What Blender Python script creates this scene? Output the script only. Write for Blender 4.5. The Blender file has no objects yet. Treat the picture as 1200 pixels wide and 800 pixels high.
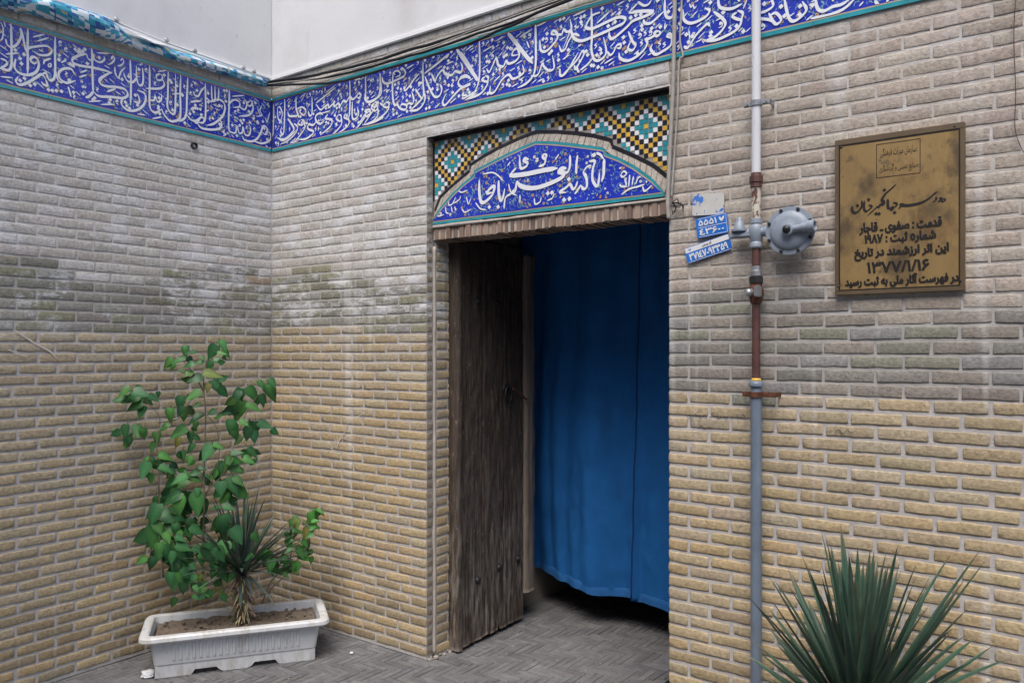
import bpy, bmesh, math, random, json
import numpy as np
from mathutils import Vector, Matrix, noise as mnoise

# ------------------------------------------------------------------ camera, sky, sun, exposure
scn = bpy.context.scene
C = scn.collection
R = math.radians
cam_d = bpy.data.cameras.new('camera')
cam = bpy.data.objects.new('camera', cam_d)
C.objects.link(cam)
cam.location = (3.932, -2.962, 1.55)
cam.rotation_euler = (R(90), 0, R(36.23))
cam_d.sensor_width = 36
cam_d.lens = 28.0
cam_d.shift_y = 10 / 1200
cam_d.clip_end = 500
cam_d.clip_start = 0.05
scn.camera = cam

SUN_EL, SUN_AZ = 60, 160            # height of the sun and its compass angle (from +Y, clockwise)
world = bpy.data.worlds.new('World')
scn.world = world
world.use_nodes = True
wn = world.node_tree
sky = wn.nodes.new('ShaderNodeTexSky')
sky.sky_type = 'NISHITA'
sky.sun_disc = False
sky.sun_elevation = R(SUN_EL)
sky.sun_rotation = R(SUN_AZ)
sky.air_density = 1.0
sky.dust_density = 3.0
bg = wn.nodes['Background']
wn.links.new(sky.outputs[0], bg.inputs[0])
bg.inputs[1].default_value = 0.13

sun_d = bpy.data.lights.new('sun', 'SUN')
sun = bpy.data.objects.new('sun', sun_d)
C.objects.link(sun)
sun_d.energy = 1.5
sun_d.angle = R(38)
sun_d.color = (1.0, 0.96, 0.9)
sd = Vector((math.sin(R(SUN_AZ)) * math.cos(R(SUN_EL)), math.cos(R(SUN_AZ)) * math.cos(R(SUN_EL)), math.sin(R(SUN_EL))))
sun.rotation_euler = sd.to_track_quat('Z', 'Y').to_euler()

scn.view_settings.view_transform = 'Standard'
scn.view_settings.look = 'None'
scn.view_settings.exposure = 0.84
scn.view_settings.gamma = 1
scn.view_settings.use_curve_mapping = False
scn.cycles.use_denoising = True
scn.cycles.max_bounces = 8

rnd = random.Random(7)
TRACE = json.loads(r'''{"L": [".6 -1451,3006 -1441,2983 -1442,2941 -1451,2922", ".6 -1437,3013 -1431,2989", "1 -1409,3014 -1407,2947 -1406,2873 -1407,2825 -1418,2801 -1441,2800 -1456,2801", ".8 -1451,2844 -1430,2840 -1425,2828 -1437,2812 -1451,2805", ".9 -1430,2937 -1425,2915 -1408,2907 -1384,2927 -1367,2970 -1372,3003", "1 -1370,3006 -1360,2972 -1349,2917 -1342,2908", "1 -1339,3014 -1340,2914 -1339,2866 -1340,2802", ".8 -1341,2914 -1330,2928 -1305,2941 -1260,2958 -1236,2946 -1249,2921 -1285,2908 -1318,2916", "1 -1389,2860 -1395,2824 -1379,2802 -1340,2801 -1305,2824 -1292,2859 -1299,2886 -1318,2890 -1328,2872 -1313,2861 -1300,2872", ".6 -1430,2869 -1374,2891", ".6 -1451,2763 -1403,2771", "1 -1262,2802 -1280,2821 -1305,2798 -1340,2766 -1372,2748 -1389,2759 -1379,2783", ".9 -1262,2802 -1255,2776 -1272,2776 -1282,2788", "1 -1221,3016 -1222,2939 -1221,2857 -1226,2817 -1242,2803 -1254,2812 -1262,2832 -1280,2820", "1 -1133,2860 -1149,2882 -1181,2875 -1204,2851 -1201,2824 -1171,2811 -1128,2833", ".9 -1221,2857 -1208,2814 -1187,2805", ".6 -1318,2980 -1267,3010", ".6 -1300,2967 -1249,2999", ".7 -1272,2870 -1267,2887 -1239,2906", ".6 -1249,2879 -1239,2880 -1242,2867 -1252,2866 -1249,2879", "1 -1076,2977 -1106,2962 -1139,2936 -1140,2916 -1106,2911 -1051,2918 -994,2921 -954,2920", "1 -1052,3010 -1050,2940 -1048,2860 -1045,2793", ".7 -1076,2975 -1070,2956 -1048,2954 -1040,2983", ".8 -1048,2991 -1037,2959 -1011,2955 -991,2974 -994,2990", ".6 -1028,2996 -959,3014", ".6 -957,2984 -948,2999 -941,2992 -954,2970 -968,2956", ".9 -965,2917 -1000,2885 -1014,2858 -994,2845 -914,2857", ".6 -1195,2900 -1171,2918", ".6 -1106,2878 -1073,2899", ".6 -1112,2854 -1076,2875", ".5 -1101,2815 -1095,2808 -1090,2818 -1084,2810 -1079,2821", ".7 -942,2948 -936,2914 -914,2897", ".9 -1163,2796 -1155,2770 -1149,2749", "D -1112,2986", "D -1095,2983", "D -1366,2845", "D -1372,2867", "D -1234,2758", "D -1216,2762", "1 -1050,2801 -1053,2790 -1067,2773 -1083,2764", "1 -1044,2803 -1017,2788 -960,2799 -897,2809 -874,2833 -890,2855 -932,2855 -980,2845 -1011,2851 -1014,2872 -987,2898 -953,2921", ".6 -1067,2749 -1007,2768", ".6 -1007,2750 -939,2767", "1 -899,2813 -906,2777 -876,2755 -833,2763 -795,2796 -780,2836 -789,2862 -826,2867", ".8 -844,2806 -815,2806 -817,2834 -829,2852", "1 -862,3010 -858,2893 -860,2781", ".6 -960,2988 -949,3003 -941,2991 -951,2971 -973,2953", ".6 -911,2991 -901,3005 -896,2987 -911,2968 -927,2960", ".7 -940,2954 -936,2921 -922,2902 -910,2935 -887,2966", ".9 -798,2987 -794,2932 -800,2902 -817,2897 -829,2929 -830,2985", ".9 -829,2929 -847,2903 -872,2899 -887,2913 -897,2937", ".5 -815,3004 -808,2999 -802,3009 -795,3002", "1 -761,3012 -760,2920 -761,2834 -756,2791 -730,2776 -696,2801", ".8 -703,2984 -724,2969 -718,2949 -696,2955 -690,2975 -703,2984", ".9 -692,2960 -680,2934 -707,2907 -782,2888", ".6 -715,2992 -665,3014", ".8 -760,2834 -737,2838 -730,2862 -718,2836 -699,2848 -694,2880", "1 -659,3009 -661,2888 -663,2822 -644,2796 -622,2803 -617,2900 -618,3009", "1 -588,3010 -591,2906 -591,2789 -622,2758 -653,2754 -684,2781 -696,2807", ".6 -638,2896 -575,2916", "1 -546,3007 -551,2902 -555,2812 -575,2776 -614,2760", ".9 -555,2812 -526,2787 -493,2791 -469,2817", ".6 -530,2885 -469,2904", ".6 -822,2748 -782,2751", ".6 -745,2742 -692,2763", "D -514,2852", "D -491,2856", "D -502,2871", ".8 -936,2845 -980,2819", ".6 -745,3003 -730,2989", ".8 -513,2943 -507,2925 -485,2925 -468,2956 -443,2989", "1 -443,3004 -440,2880 -443,2796", ".9 -405,3003 -402,2935 -388,2922 -383,2940 -384,3005", ".9 -383,2936 -364,2936 -360,3003", ".8 -439,2930 -409,2914 -388,2931", "1 -362,2941 -332,2930 -321,2902 -336,2852 -388,2799 -435,2777", "1 -489,2774 -464,2756 -405,2761 -353,2780 -343,2811 -362,2838", ".9 -517,2786 -493,2777 -472,2812 -450,2810 -456,2788 -485,2781", "D -522,2845", "D -504,2855", "D -511,2833", "D -472,2857", ".6 -530,2880 -464,2904", "1 -292,3010 -294,2916 -296,2791 -274,2771", ".8 -301,2918 -283,2944 -256,2963 -227,2956 -229,2930 -270,2916", ".8 -229,2930 -193,2923 -178,2960 -197,2987", ".6 -274,2978 -193,3004", ".8 -160,2979 -179,2960 -156,2952 -141,2978 -160,2985", ".9 -142,2976 -137,2937 -165,2898 -229,2877", ".7 -109,2962 -90,2918 -75,2921 -90,2942 -75,2978", ".5 -113,2904 -80,2912", ".8 -296,2779 -256,2775 -243,2813 -229,2781 -209,2790 -204,2822 -191,2781 -163,2785 -154,2823 -170,2857", "D -220,2854", "D -200,2862", "D -210,2842", "1 -211,2769 -193,2749 -146,2751 -109,2775 -85,2814 -66,2857 -40,2848 -51,2812 -80,2822", ".6 -323,2776 -334,2761 -314,2756 -334,2742", ".5 -137,2875 -126,2892 -144,2881", ".9 -128,2755 -71,2755 -20,2786 -16,2819 -37,2833", ".9 -51,2747 -27,2735 2,2747", ".6 -51,2911 -40,2887 -20,2951", ".6 -447,2848 -418,2866"], "F": ["1 27,2999 27,2912 21,2823 9,2810", ".8 9,2900 27,2894", ".8 63,2966 69,2905 93,2892 107,2929 83,2970 63,2966", "1 130,3007 128,2903 118,2807 93,2825 104,2854", "1 157,2890 209,2830 203,2807 128,2775 57,2793", ".9 69,2791 116,2769 174,2782 243,2813", "1 232,3002 232,2936 245,2893 174,2901 157,2926", ".8 232,2927 277,2934 312,2916 316,2892 288,2888 254,2920", ".6 277,2965 312,3002", "1 371,2976 371,2882 349,2874 338,2901", ".6 265,2987 321,3007", ".8 271,2863 249,2845 288,2830 301,2849 277,2864", ".9 301,2849 310,2813 277,2781 220,2745 192,2742", ".8 214,2851 245,2827 232,2795 163,2762 93,2750", "1 474,2822 442,2811 409,2831 404,2862 442,2870 465,2857", "1 409,2831 382,2814 344,2824 338,2800 384,2778 366,2759 310,2746 237,2757", ".6 174,2738 232,2766", ".6 203,2730 254,2747", "1 506,2852 484,2834 537,2817 527,2783 442,2747", ".6 452,2867 527,2869", ".8 591,2835 571,2819 605,2798 612,2825 591,2838", ".9 612,2819 615,2782 579,2753 532,2733", ".9 651,2833 635,2815 673,2793 661,2761 568,2727", "1 404,2927 442,2890 474,2899 506,2907 513,2889 548,2903 560,2887 589,2899 602,2883 630,2905 653,2895 681,2917 703,2899 731,2908 751,2924 768,2907 751,2897 733,2908", ".9 404,2933 474,2957 568,2990", ".6 484,2975 568,3002", "1 681,3005 683,2890 676,2815 651,2797", "1 701,2887 701,2802 726,2791 748,2809 741,2850", "1 803,2997 805,2929 800,2881 839,2860 887,2871 911,2907 911,2996", ".8 868,2845 847,2827 877,2806 894,2824 870,2842", ".9 894,2823 896,2782 858,2755 795,2745", ".8 829,2812 800,2800 822,2785 845,2798 829,2812", "1 805,2791 771,2763 716,2724", ".8 911,2841 939,2822", ".9 939,2763 896,2753 839,2745", ".6 288,2809 321,2818", "D 756,2897", "D 781,2831", "D 579,2874", "D 600,2876", "1 803,3001 803,2936 808,2872 842,2863 899,2876 920,2900 913,2995", ".8 954,2837 935,2820 970,2809 977,2829 954,2839", "1 976,2823 970,2796 928,2770 852,2749 779,2748", ".8 871,2849 847,2838 882,2828 882,2852 869,2849", ".9 882,2832 852,2803 793,2752", ".9 821,2805 798,2820 832,2820 839,2799 813,2793", "1 803,2805 764,2771 739,2765", "1 1007,2983 1002,2897 1011,2822 1034,2811 1044,2829", ".9 1034,2814 1057,2787 1093,2774 1104,2792 1071,2806 1055,2789", ".9 1093,2794 1120,2802 1142,2794 1153,2816 1138,2857", "1 928,2972 937,2945 974,2931 1057,2941 1084,2946 1095,2964 1071,2994", ".7 1021,2965 1013,2981 1043,2982 1059,2959 1030,2953", "1 1084,2895 1093,2872 1120,2886 1164,2923 1190,2937", ".7 1089,2879 1107,2903", ".6 1102,2981 1155,2991", "1 1216,2991 1216,2888 1221,2828 1190,2795 1124,2762", "1.1 1227,2931 1294,2955 1381,2989 1369,2974", ".9 1229,2916 1259,2853 1294,2802 1327,2802 1341,2832 1327,2859", "1 1124,2762 1182,2758 1221,2783 1231,2815 1216,2842", ".8 1164,2866 1199,2819 1212,2804", "1 1294,2872 1310,2901 1344,2924 1362,2902 1403,2887 1426,2901 1459,2888 1471,2910 1459,2938", ".9 1272,2920 1298,2871", "1.4 1434,3008 1483,2940 1538,2867 1565,2836", "1 1522,2848 1499,2860 1459,2859 1445,2837 1471,2815 1513,2816", "1 1522,2817 1459,2809 1410,2780 1361,2748 1346,2768 1369,2806", ".6 1491,2986 1538,3002", ".8 1483,2788 1471,2778 1500,2769", ".9 1499,2763 1565,2782", ".6 1505,2756 1565,2770", ".6 1294,2745 1327,2764", ".6 1394,2752 1434,2770", "D 1407,2835", "D 1385,2841", "D 965,2893", "D 1285,3001", "D 1259,2755", "D 1238,2753", "D 1011,2763", "D 1034,2766", "D 1182,3063", ".6 1310,2974 1327,2999", ".6 1369,2946 1414,2952", "1.4 1458,2986 1510,2914 1553,2846 1570,2829", "1 1575,3012 1578,2913 1574,2834 1553,2785 1514,2753", ".9 1611,2837 1591,2827 1620,2812 1630,2829 1611,2842", "1 1628,2821 1620,2792 1578,2761 1489,2751", ".9 1458,2865 1493,2867 1523,2844", "1 1523,2824 1458,2810", ".7 1484,2779 1471,2761 1497,2763 1493,2778", "1 1620,2870 1636,2854 1657,2882 1677,2910 1689,2875 1718,2863 1734,2885 1749,2869 1789,2873 1810,2895 1798,2928 1777,2922 1769,2903 1805,2898", "D 1622,2906", "D 1620,2930", "D 1742,2944", "D 1759,2937", ".6 1599,2957 1661,2973", ".6 1677,2988 1718,3002", "1.5 1746,3009 1789,2957 1843,2888 1886,2840", "1.1 1899,3023 1901,2938 1901,2843 1889,2789 1851,2759 1801,2747", ".7 1812,2976 1882,2996", "1 1644,2787 1640,2755 1669,2756 1709,2800 1749,2818 1773,2794 1812,2799 1836,2813 1828,2846", ".7 1661,2803 1701,2824", "1 1922,2939 1927,2893 1957,2881 2001,2908 2017,2930 2008,2955 1990,2962 1986,2951 2008,2941", ".9 2008,2943 2038,2937 2048,2956 2066,2941 2089,2949 2081,2994", "D 1961,2957", "D 2030,3002", "D 2050,3004", ".9 1874,2786 1912,2785 1935,2830 1944,2815 1972,2791 1999,2799 1990,2855", ".9 2130,2908 2102,2922 2073,2897 2059,2870 2038,2863 2025,2891", "1 2029,2787 2032,2757 2059,2761 2095,2802 2124,2838", ".6 2052,2823 2088,2858", ".6 1912,2754 1944,2761", ".6 1904,3004 1957,3010", "D 1986,2874", "D 1974,2865", "D 1749,2792", "D 1740,2775", ".6 1851,2949 1866,2914", ".9 2116,2780 2123,2758 2131,2753", "1 2190,3020 2192,2949 2193,2883 2190,2838 2201,2795 2222,2781 2250,2789 2263,2813 2250,2874", "1.1 2233,2984 2193,2979 2169,2952 2164,2936 2199,2924 2279,2937 2323,2941 2352,2929 2345,2911 2301,2902 2239,2892 2187,2886 2140,2884 2104,2903 2085,2943 2074,2920 2044,2865", ".8 2216,2942 2279,2977", "1 2044,2757 2080,2780 2122,2812 2143,2843", "1 2143,2843 2153,2826 2122,2782 2110,2769 2103,2787", ".9 2134,2759 2175,2780 2204,2809", ".9 2267,2811 2279,2793 2295,2799 2312,2825 2330,2827 2329,2812 2312,2815", ".6 2227,2839 2240,2823 2222,2826", "1.1 2373,2946 2411,2943 2480,2926 2443,2916 2389,2910 2356,2889 2295,2859 2277,2874 2279,2907", ".8 2368,2945 2384,2960 2411,2978", ".6 2312,2993 2351,3003", ".9 2367,2871 2385,2828 2400,2806 2385,2789 2365,2804 2389,2842", "1 2443,2825 2454,2803 2437,2778 2400,2757 2362,2751 2329,2768 2323,2793", ".9 2506,2841 2485,2839 2495,2822 2512,2828 2506,2841", "1 2490,2828 2464,2820 2443,2822", "1 2532,2961 2532,2913 2542,2887 2562,2882 2568,2900", "1 2437,2903 2443,2887 2469,2881 2495,2894 2527,2914", "1 2477,2793 2469,2776 2490,2749 2521,2754 2557,2770 2563,2802 2552,2818 2542,2811 2562,2797", ".6 2542,2859 2532,2842 2533,2866", ".8 2411,2983 2437,2961 2459,2960 2475,2976", "D 2345,2852", "D 2348,2829", "D 2137,2985", "D 2137,2967", "D 2222,2754", "D 2430,2865", "D 2473,2859", ".6 2122,2864 2140,2870", ".6 2253,2762 2295,2776", ".6 2044,2825 2080,2838", ".7 2098,3002 2164,3011", "1 2609,2902 2614,2860 2646,2838 2701,2847 2721,2869 2701,2883", "1 2614,2754 2632,2746 2665,2786 2710,2819 2721,2807", "1 2737,2861 2777,2820 2782,2793 2746,2763 2701,2756", ".9 2830,2835 2812,2824 2843,2804 2853,2826 2832,2841", "1 2851,2812 2834,2772 2764,2750 2706,2751", "1 2755,2903 2764,2870 2808,2854 2851,2862", ".7 2855,2842 2870,2874", ".9 2919,2810 2944,2812 2968,2824 2962,2850", ".9 2952,2801 2976,2755 2998,2765 2978,2795 2952,2789", ".9 2910,2791 2952,2777 2978,2758", "1 3009,2842 3025,2767 3049,2749 3088,2776 3074,2813", "1 3119,2813 3127,2774 3149,2760 3180,2768 3209,2768 3240,2781", "1 3103,2744 3165,2741 3217,2751 3255,2778", ".9 3318,2754 3332,2733 3354,2735 3361,2750", ".5 2637,2917 2644,2902 2651,2909 2658,2894 2667,2902", "D 2855,2756", ".6 2635,2812 2639,2777", ".6 3088,2741 3111,2755", ".6 3268,2747 3282,2759"], "T": ["1.3 1539,2366 1539,2309 1550,2262 1575,2259 1618,2288 1630,2326 1603,2318 1588,2298 1618,2299", ".8 1575,2304 1598,2308", "1.2 1656,2351 1656,2301 1663,2263 1678,2259 1692,2308", "D 1600,2231", "D 1653,2226", ".5 1346,2290 1346,2268 1368,2270 1378,2287", ".5 1391,2302 1378,2275 1414,2288 1423,2305", ".5 1323,2263 1330,2233 1347,2226", ".5 1361,2259 1370,2229", ".5 1384,2257 1393,2233", ".5 1429,2241 1451,2221 1490,2234", ".5 1406,2335 1429,2321 1467,2328", ".5 1284,2239 1276,2220 1315,2224", ".5 1459,2296 1473,2260 1488,2287", ".5 1561,2392 1618,2393 1653,2374 1687,2342", ".5 1517,2261 1546,2229 1582,2220", ".5 1715,2327 1729,2287 1762,2267", "1.2 2227,2371 2225,2330 2224,2304 2214,2274", ".8 2188,2403 2208,2392 2224,2371", "D 2177,2395", "1 2152,2372 2179,2368 2170,2337 2167,2296 2179,2268 2193,2260 2200,2287 2203,2317", ".7 2162,2353 2140,2349 2122,2327 2140,2314", "1 2122,2327 2137,2300 2139,2263 2122,2255 2109,2273", "1 2109,2275 2092,2252 2077,2238", "1 2092,2407 2086,2359 2085,2324", "1 2092,2293 2083,2270 2068,2261 2053,2284 2031,2271 1999,2256 2034,2250", "D 2047,2307", "D 2022,2218", "D 2050,2220", "1 2053,2413 2053,2368 2044,2342 2028,2337", "1.5 2034,2358 2007,2358 1995,2347 2025,2334 1994,2313 1899,2292 1827,2294 1780,2312 1766,2335", "1 1766,2335 1760,2320 1754,2289 1737,2287 1750,2300", ".8 1733,2280 1699,2267 1691,2240 1689,2212", "1.6 1720,2363 1814,2360 1912,2364 1988,2364", "1 1720,2363 1737,2379 1760,2397", "1 1830,2425 1807,2433 1803,2422 1824,2409 1814,2394 1787,2390 1780,2415 1780,2449", "1 1919,2439 1907,2428 1921,2415 1928,2428 1919,2439", "1 1926,2415 1915,2391 1885,2385", "D 1936,2257", "D 1958,2258", ".6 1868,2420 1879,2423 1878,2411 1866,2415", ".7 1975,2405 1985,2415 1994,2426", ".6 1706,2413 1726,2429", ".6 1860,2244 1866,2216 1892,2224 1899,2245", ".6 1780,2269 1780,2231", ".6 1969,2253 1959,2233 1931,2225", ".6 2305,2293 2316,2282 2334,2294 2321,2306 2305,2293", ".6 2302,2254 2310,2243 2339,2239", ".6 2349,2287 2347,2264 2344,2238", ".6 2367,2280 2360,2241", ".6 2393,2296 2409,2280 2388,2268 2377,2244", ".6 2310,2209 2349,2228 2388,2233 2420,2239", ".6 2409,2231 2420,2210 2452,2235 2443,2265", ".6 2463,2253 2458,2230", ".6 2431,2257 2426,2243", ".6 2468,2223 2485,2203", ".6 2327,2271 2333,2246 2321,2237", ".6 2299,2320 2310,2323"], "P": ["1 3534,2047 3525,2042 3528,2036 3534,2039 3535,2045", ".9 3525,2043 3521,2050 3520,2039 3513,2038", "1 3509,2054 3507,2044 3498,2037", "1.5 3513,2071 3501,2063 3484,2049 3462,2039 3434,2035 3412,2036 3402,2041 3412,2042", ".8 3395,2025 3402,2035 3403,2041", "1 3379,2049 3389,2045 3388,2037 3377,2031 3370,2032", "D 3383,2015", "1 3367,2029 3377,2035 3376,2025 3368,2028", "1.2 3362,2063 3362,2039 3366,2028", "1.4 3387,2110 3372,2096 3357,2084 3346,2070 3344,2062 3349,2053 3347,2046 3338,2050", "D 3351,2095", "1 3338,2050 3335,2039 3328,2040 3324,2037 3313,2027 3295,2011", "D 3325,2017", "D 3334,2016", "1 3288,2065 3286,2044 3288,2033 3295,2029 3309,2039 3310,2045 3300,2049", "D 3301,2068", "1.2 3280,2067 3279,2048 3268,2032 3256,2027 3248,2034 3247,2045 3250,2051", "D 3265,2051"], "leafA": "-526,1345,68,-148;-502,1310,83,-159;-439,1339,80,-12;-487,1279,83,-165;-450,1240,67,-118;-381,1315,55,-33;-455,1370,32,-1;-523,1146,68,-99;-523,1114,65,-128;-471,1146,69,-81;-429,1139,58,-72;-381,1114,58,-90;-564,1144,51,-160;-349,1166,54,-149;-402,1063,51,-109;-333,1485,66,-138;-287,1496,59,-169;-252,1543,58,-99;-223,1537,54,-169;-312,1462,45,-128;-231,1479,49,-170;-189,1490,44,169;-121,1537,81,-118;-65,1567,70,-61;-71,1531,45,-11;-88,1493,56,-11;-138,1466,58,-109;-112,1427,90,-11;-203,1410,71,-170;-231,1432,44,-159;-93,1357,94,-52;-138,1360,47,-99;-209,1326,77,-149;-269,1286,70,-99;-317,1229,69,-99;-269,1245,57,-118;-198,1267,44,-149;-200,1214,71,-160;-124,1235,44,-149;-76,1226,66,-171;-203,1167,46,-109;-285,1134,92,-149;-225,1109,64,-99;-280,1093,56,-119;-220,1062,51,-119;-143,1041,91,-119;-85,1074,57,-23;2,1304,94,-109;8,1238,106,-109;-9,1310,70,-119;76,1320,90,-61;122,1289,67,-71;82,1260,81,-17;162,1331,91,-71;168,1382,54,-51;114,1374,48,-61;-32,1162,72,-90;-9,1119,54,-71;48,1129,72,-95;84,1134,84,-95;139,1162,77,-22;36,1183,59,-33;0,1039,57,-2;80,1020,72,-43;59,985,64,-23;-9,991,80,-3;-54,972,79,-129;-88,926,97,-119;-3,946,70,-23;8,885,66,-43;-79,848,83,-90;-20,855,91,-62;-263,1011,58,-99;-225,1003,52,-109;-333,1023,71,-13;-328,976,65,-13;-362,980,53,-81;-424,966,84,-109;-397,924,51,-99;-434,1007,42,-150;-392,997,46,-63;-274,918,75,-161;-280,883,86,-150;-214,926,65,-172;-198,896,61,-14;-149,899,46,-34;-165,959,45,-13;-306,826,96,-150;-274,789,92,-99;-203,779,107,-81;-333,810,102,-109;-381,790,58,-90;-187,843,47,-90;-268,792,100,-99;-191,787,114,-90;-383,749,109,-109;-389,637,121,-109;-297,730,106,-4;-303,668,94,-4;-221,687,64,-81;-185,666,75,-35;-114,750,47,-162;-78,857,77,-90;-17,860,104,-53;-41,765,62,-14;-60,689,104,-81;1,639,92,-62;-72,638,76,-100;-126,553,117,-81;-78,568,79,-63;-167,531,75,-99;-66,580,87,-109;-360,559,83,-119;-314,574,77,-63;-349,608,63,-90;-314,530,64,-63;-383,536,62,-99;-435,553,56,-151;-268,488,77,-63;-232,473,64,-45;-303,460,74,-99;-262,450,64,-81", "leafB": "285,643,65,-110;272,578,79,-100;337,593,79,-100;376,657,96,-71;389,622,55,-34;343,532,69,-71;337,472,81,-25;285,430,66,-100;259,412,63,-131;208,404,62,-164;246,533,50,-153;176,426,78,-100;311,494,69,-62;395,689,54,-90;132,496,75,-120;157,454,78,-100;233,461,66,-90", "stem": ["-165,361 -165,502 -159,737 -159,972 -151,1207 -159,1419 -121,1549", "-348,425 -364,750 -370,959 -377,1098 -364,1213 -423,1296", "-165,784 -93,981 -98,1147 -154,1231", "-154,831 -54,944 -12,1084 47,1238 127,1356", "-370,1190 -273,1211 -230,1291", "-159,1337 -230,1467 -295,1514"], "stemB": ["119,260 170,374 259,432 337,519 376,677", "157,322 246,420 272,618"], "sc1": ["1 575,1007 596,1055 637,1100 664,1152 698,1182", ".7 554,1062 589,1036 575,1073", ".6 738,1188 790,1218 770,1181", ".5 610,1075 650,1068", ".6 677,1190 698,1228"], "sc2": ["1 2625,1283 2636,1293 2646,1280 2661,1298 2671,1285", "1 2671,1298 2685,1282 2700,1296 2710,1284", "1 2717,1291 2731,1288", "1 2748,1299 2759,1283 2769,1303", "1 2779,1297 2789,1284 2796,1304", "1 2806,1285 2816,1302", "1 2826,1303 2840,1290 2853,1307 2863,1291", "1 2671,1238 2685,1256 2700,1240 2714,1251 2734,1245", "1 3184,1253 3199,1269 3213,1255 3227,1268 3242,1260 3259,1270"], "sc3": [".9 1392,1638 1353,1612 1302,1577 1266,1558 1236,1538 1209,1506", ".5 1423,1554 1381,1535 1339,1519"]}''')

# ------------------------------------------------------------------ materials
def material(name, col=(.5, .5, .5), rough=.8, metal=0., bump=0., bscale=60., var=0., vscale=6., attr=None, coat=0., spec=.5, stretch=(1, 1, 1)):
    m = bpy.data.materials.new(name)
    m.use_nodes = True
    nt = m.node_tree
    b = nt.nodes['Principled BSDF']
    b.inputs['Base Color'].default_value = (*col, 1)
    b.inputs['Roughness'].default_value = rough
    b.inputs['Metallic'].default_value = metal
    b.inputs['Specular IOR Level'].default_value = spec
    b.inputs['Coat Weight'].default_value = coat
    b.inputs['Coat Roughness'].default_value = .12
    tc = nt.nodes.new('ShaderNodeTexCoord')
    mp = nt.nodes.new('ShaderNodeMapping')
    mp.inputs['Scale'].default_value = stretch
    nt.links.new(tc.outputs['Object'], mp.inputs[0])
    m['_v'] = 1
    src = None
    if attr:
        a = nt.nodes.new('ShaderNodeAttribute')
        a.attribute_name = attr
        src = a.outputs['Color']
    if var or attr:
        n = nt.nodes.new('ShaderNodeTexNoise')
        n.inputs['Scale'].default_value = vscale
        n.inputs['Detail'].default_value = 6
        n.inputs['Roughness'].default_value = .65
        nt.links.new(mp.outputs[0], n.inputs['Vector'])
        mr = nt.nodes.new('ShaderNodeMapRange')
        mr.inputs['From Min'].default_value = .25
        mr.inputs['From Max'].default_value = .75
        mr.inputs['To Min'].default_value = 1 - var
        mr.inputs['To Max'].default_value = 1 + var
        nt.links.new(n.outputs[0], mr.inputs['Value'])
        mx = nt.nodes.new('ShaderNodeMix')
        mx.data_type = 'RGBA'
        mx.blend_type = 'MULTIPLY'
        mx.inputs['Factor'].default_value = 1
        if src:
            nt.links.new(src, mx.inputs['A'])
        else:
            mx.inputs['A'].default_value = (*col, 1)
        nt.links.new(mr.outputs[0], mx.inputs['B'])
        nt.links.new(mx.outputs['Result'], b.inputs['Base Color'])
    if bump:
        n2 = nt.nodes.new('ShaderNodeTexNoise')
        n2.inputs['Scale'].default_value = bscale
        n2.inputs['Detail'].default_value = 8
        n2.inputs['Roughness'].default_value = .7
        nt.links.new(mp.outputs[0], n2.inputs['Vector'])
        bp = nt.nodes.new('ShaderNodeBump')
        bp.inputs['Strength'].default_value = bump
        bp.inputs['Distance'].default_value = .004
        nt.links.new(n2.outputs[0], bp.inputs['Height'])
        nt.links.new(bp.outputs[0], b.inputs['Normal'])
    return m

def layer(m, col, lo, hi, scale, stretch=(1, 1, 1), amount=1., seed=0., detail=5, zlim=None, nrough=.65):
    """lay patches of another colour (stain, dirt, bloom, wear, painted light) over a material's base colour"""
    nt = m.node_tree
    b = nt.nodes['Principled BSDF']
    L = nt.links
    tc = nt.nodes.new('ShaderNodeTexCoord')
    mp = nt.nodes.new('ShaderNodeMapping')
    mp.inputs['Scale'].default_value = stretch
    mp.inputs['Location'].default_value = (seed, seed * 1.7, seed * .6)
    L.new(tc.outputs['Object'], mp.inputs[0])
    n = nt.nodes.new('ShaderNodeTexNoise')
    n.inputs['Scale'].default_value = scale
    n.inputs['Detail'].default_value = detail
    n.inputs['Roughness'].default_value = nrough
    L.new(mp.outputs[0], n.inputs['Vector'])
    r = nt.nodes.new('ShaderNodeMapRange')
    r.inputs['From Min'].default_value = lo
    r.inputs['From Max'].default_value = hi
    r.inputs['To Max'].default_value = amount
    L.new(n.outputs[0], r.inputs['Value'])
    fac = r.outputs[0]
    if zlim:
        sp = nt.nodes.new('ShaderNodeSeparateXYZ')
        L.new(tc.outputs['Object'], sp.inputs[0])
        r2 = nt.nodes.new('ShaderNodeMapRange')
        r2.inputs['From Min'].default_value = zlim[0]
        r2.inputs['From Max'].default_value = zlim[1]
        r2.interpolation_type = 'SMOOTHSTEP'
        L.new(sp.outputs[2], r2.inputs['Value'])
        mu = nt.nodes.new('ShaderNodeMath')
        mu.operation = 'MULTIPLY'
        L.new(fac, mu.inputs[0])
        L.new(r2.outputs[0], mu.inputs[1])
        fac = mu.outputs[0]
    mx = nt.nodes.new('ShaderNodeMix')
    mx.data_type = 'RGBA'
    L.new(fac, mx.inputs['Factor'])
    inp = b.inputs['Base Color']
    if inp.is_linked:
        L.new(inp.links[0].from_socket, mx.inputs['A'])
    else:
        mx.inputs['A'].default_value = inp.default_value
    mx.inputs['B'].default_value = (*col, 1)
    L.new(mx.outputs['Result'], inp)
    return m

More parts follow.
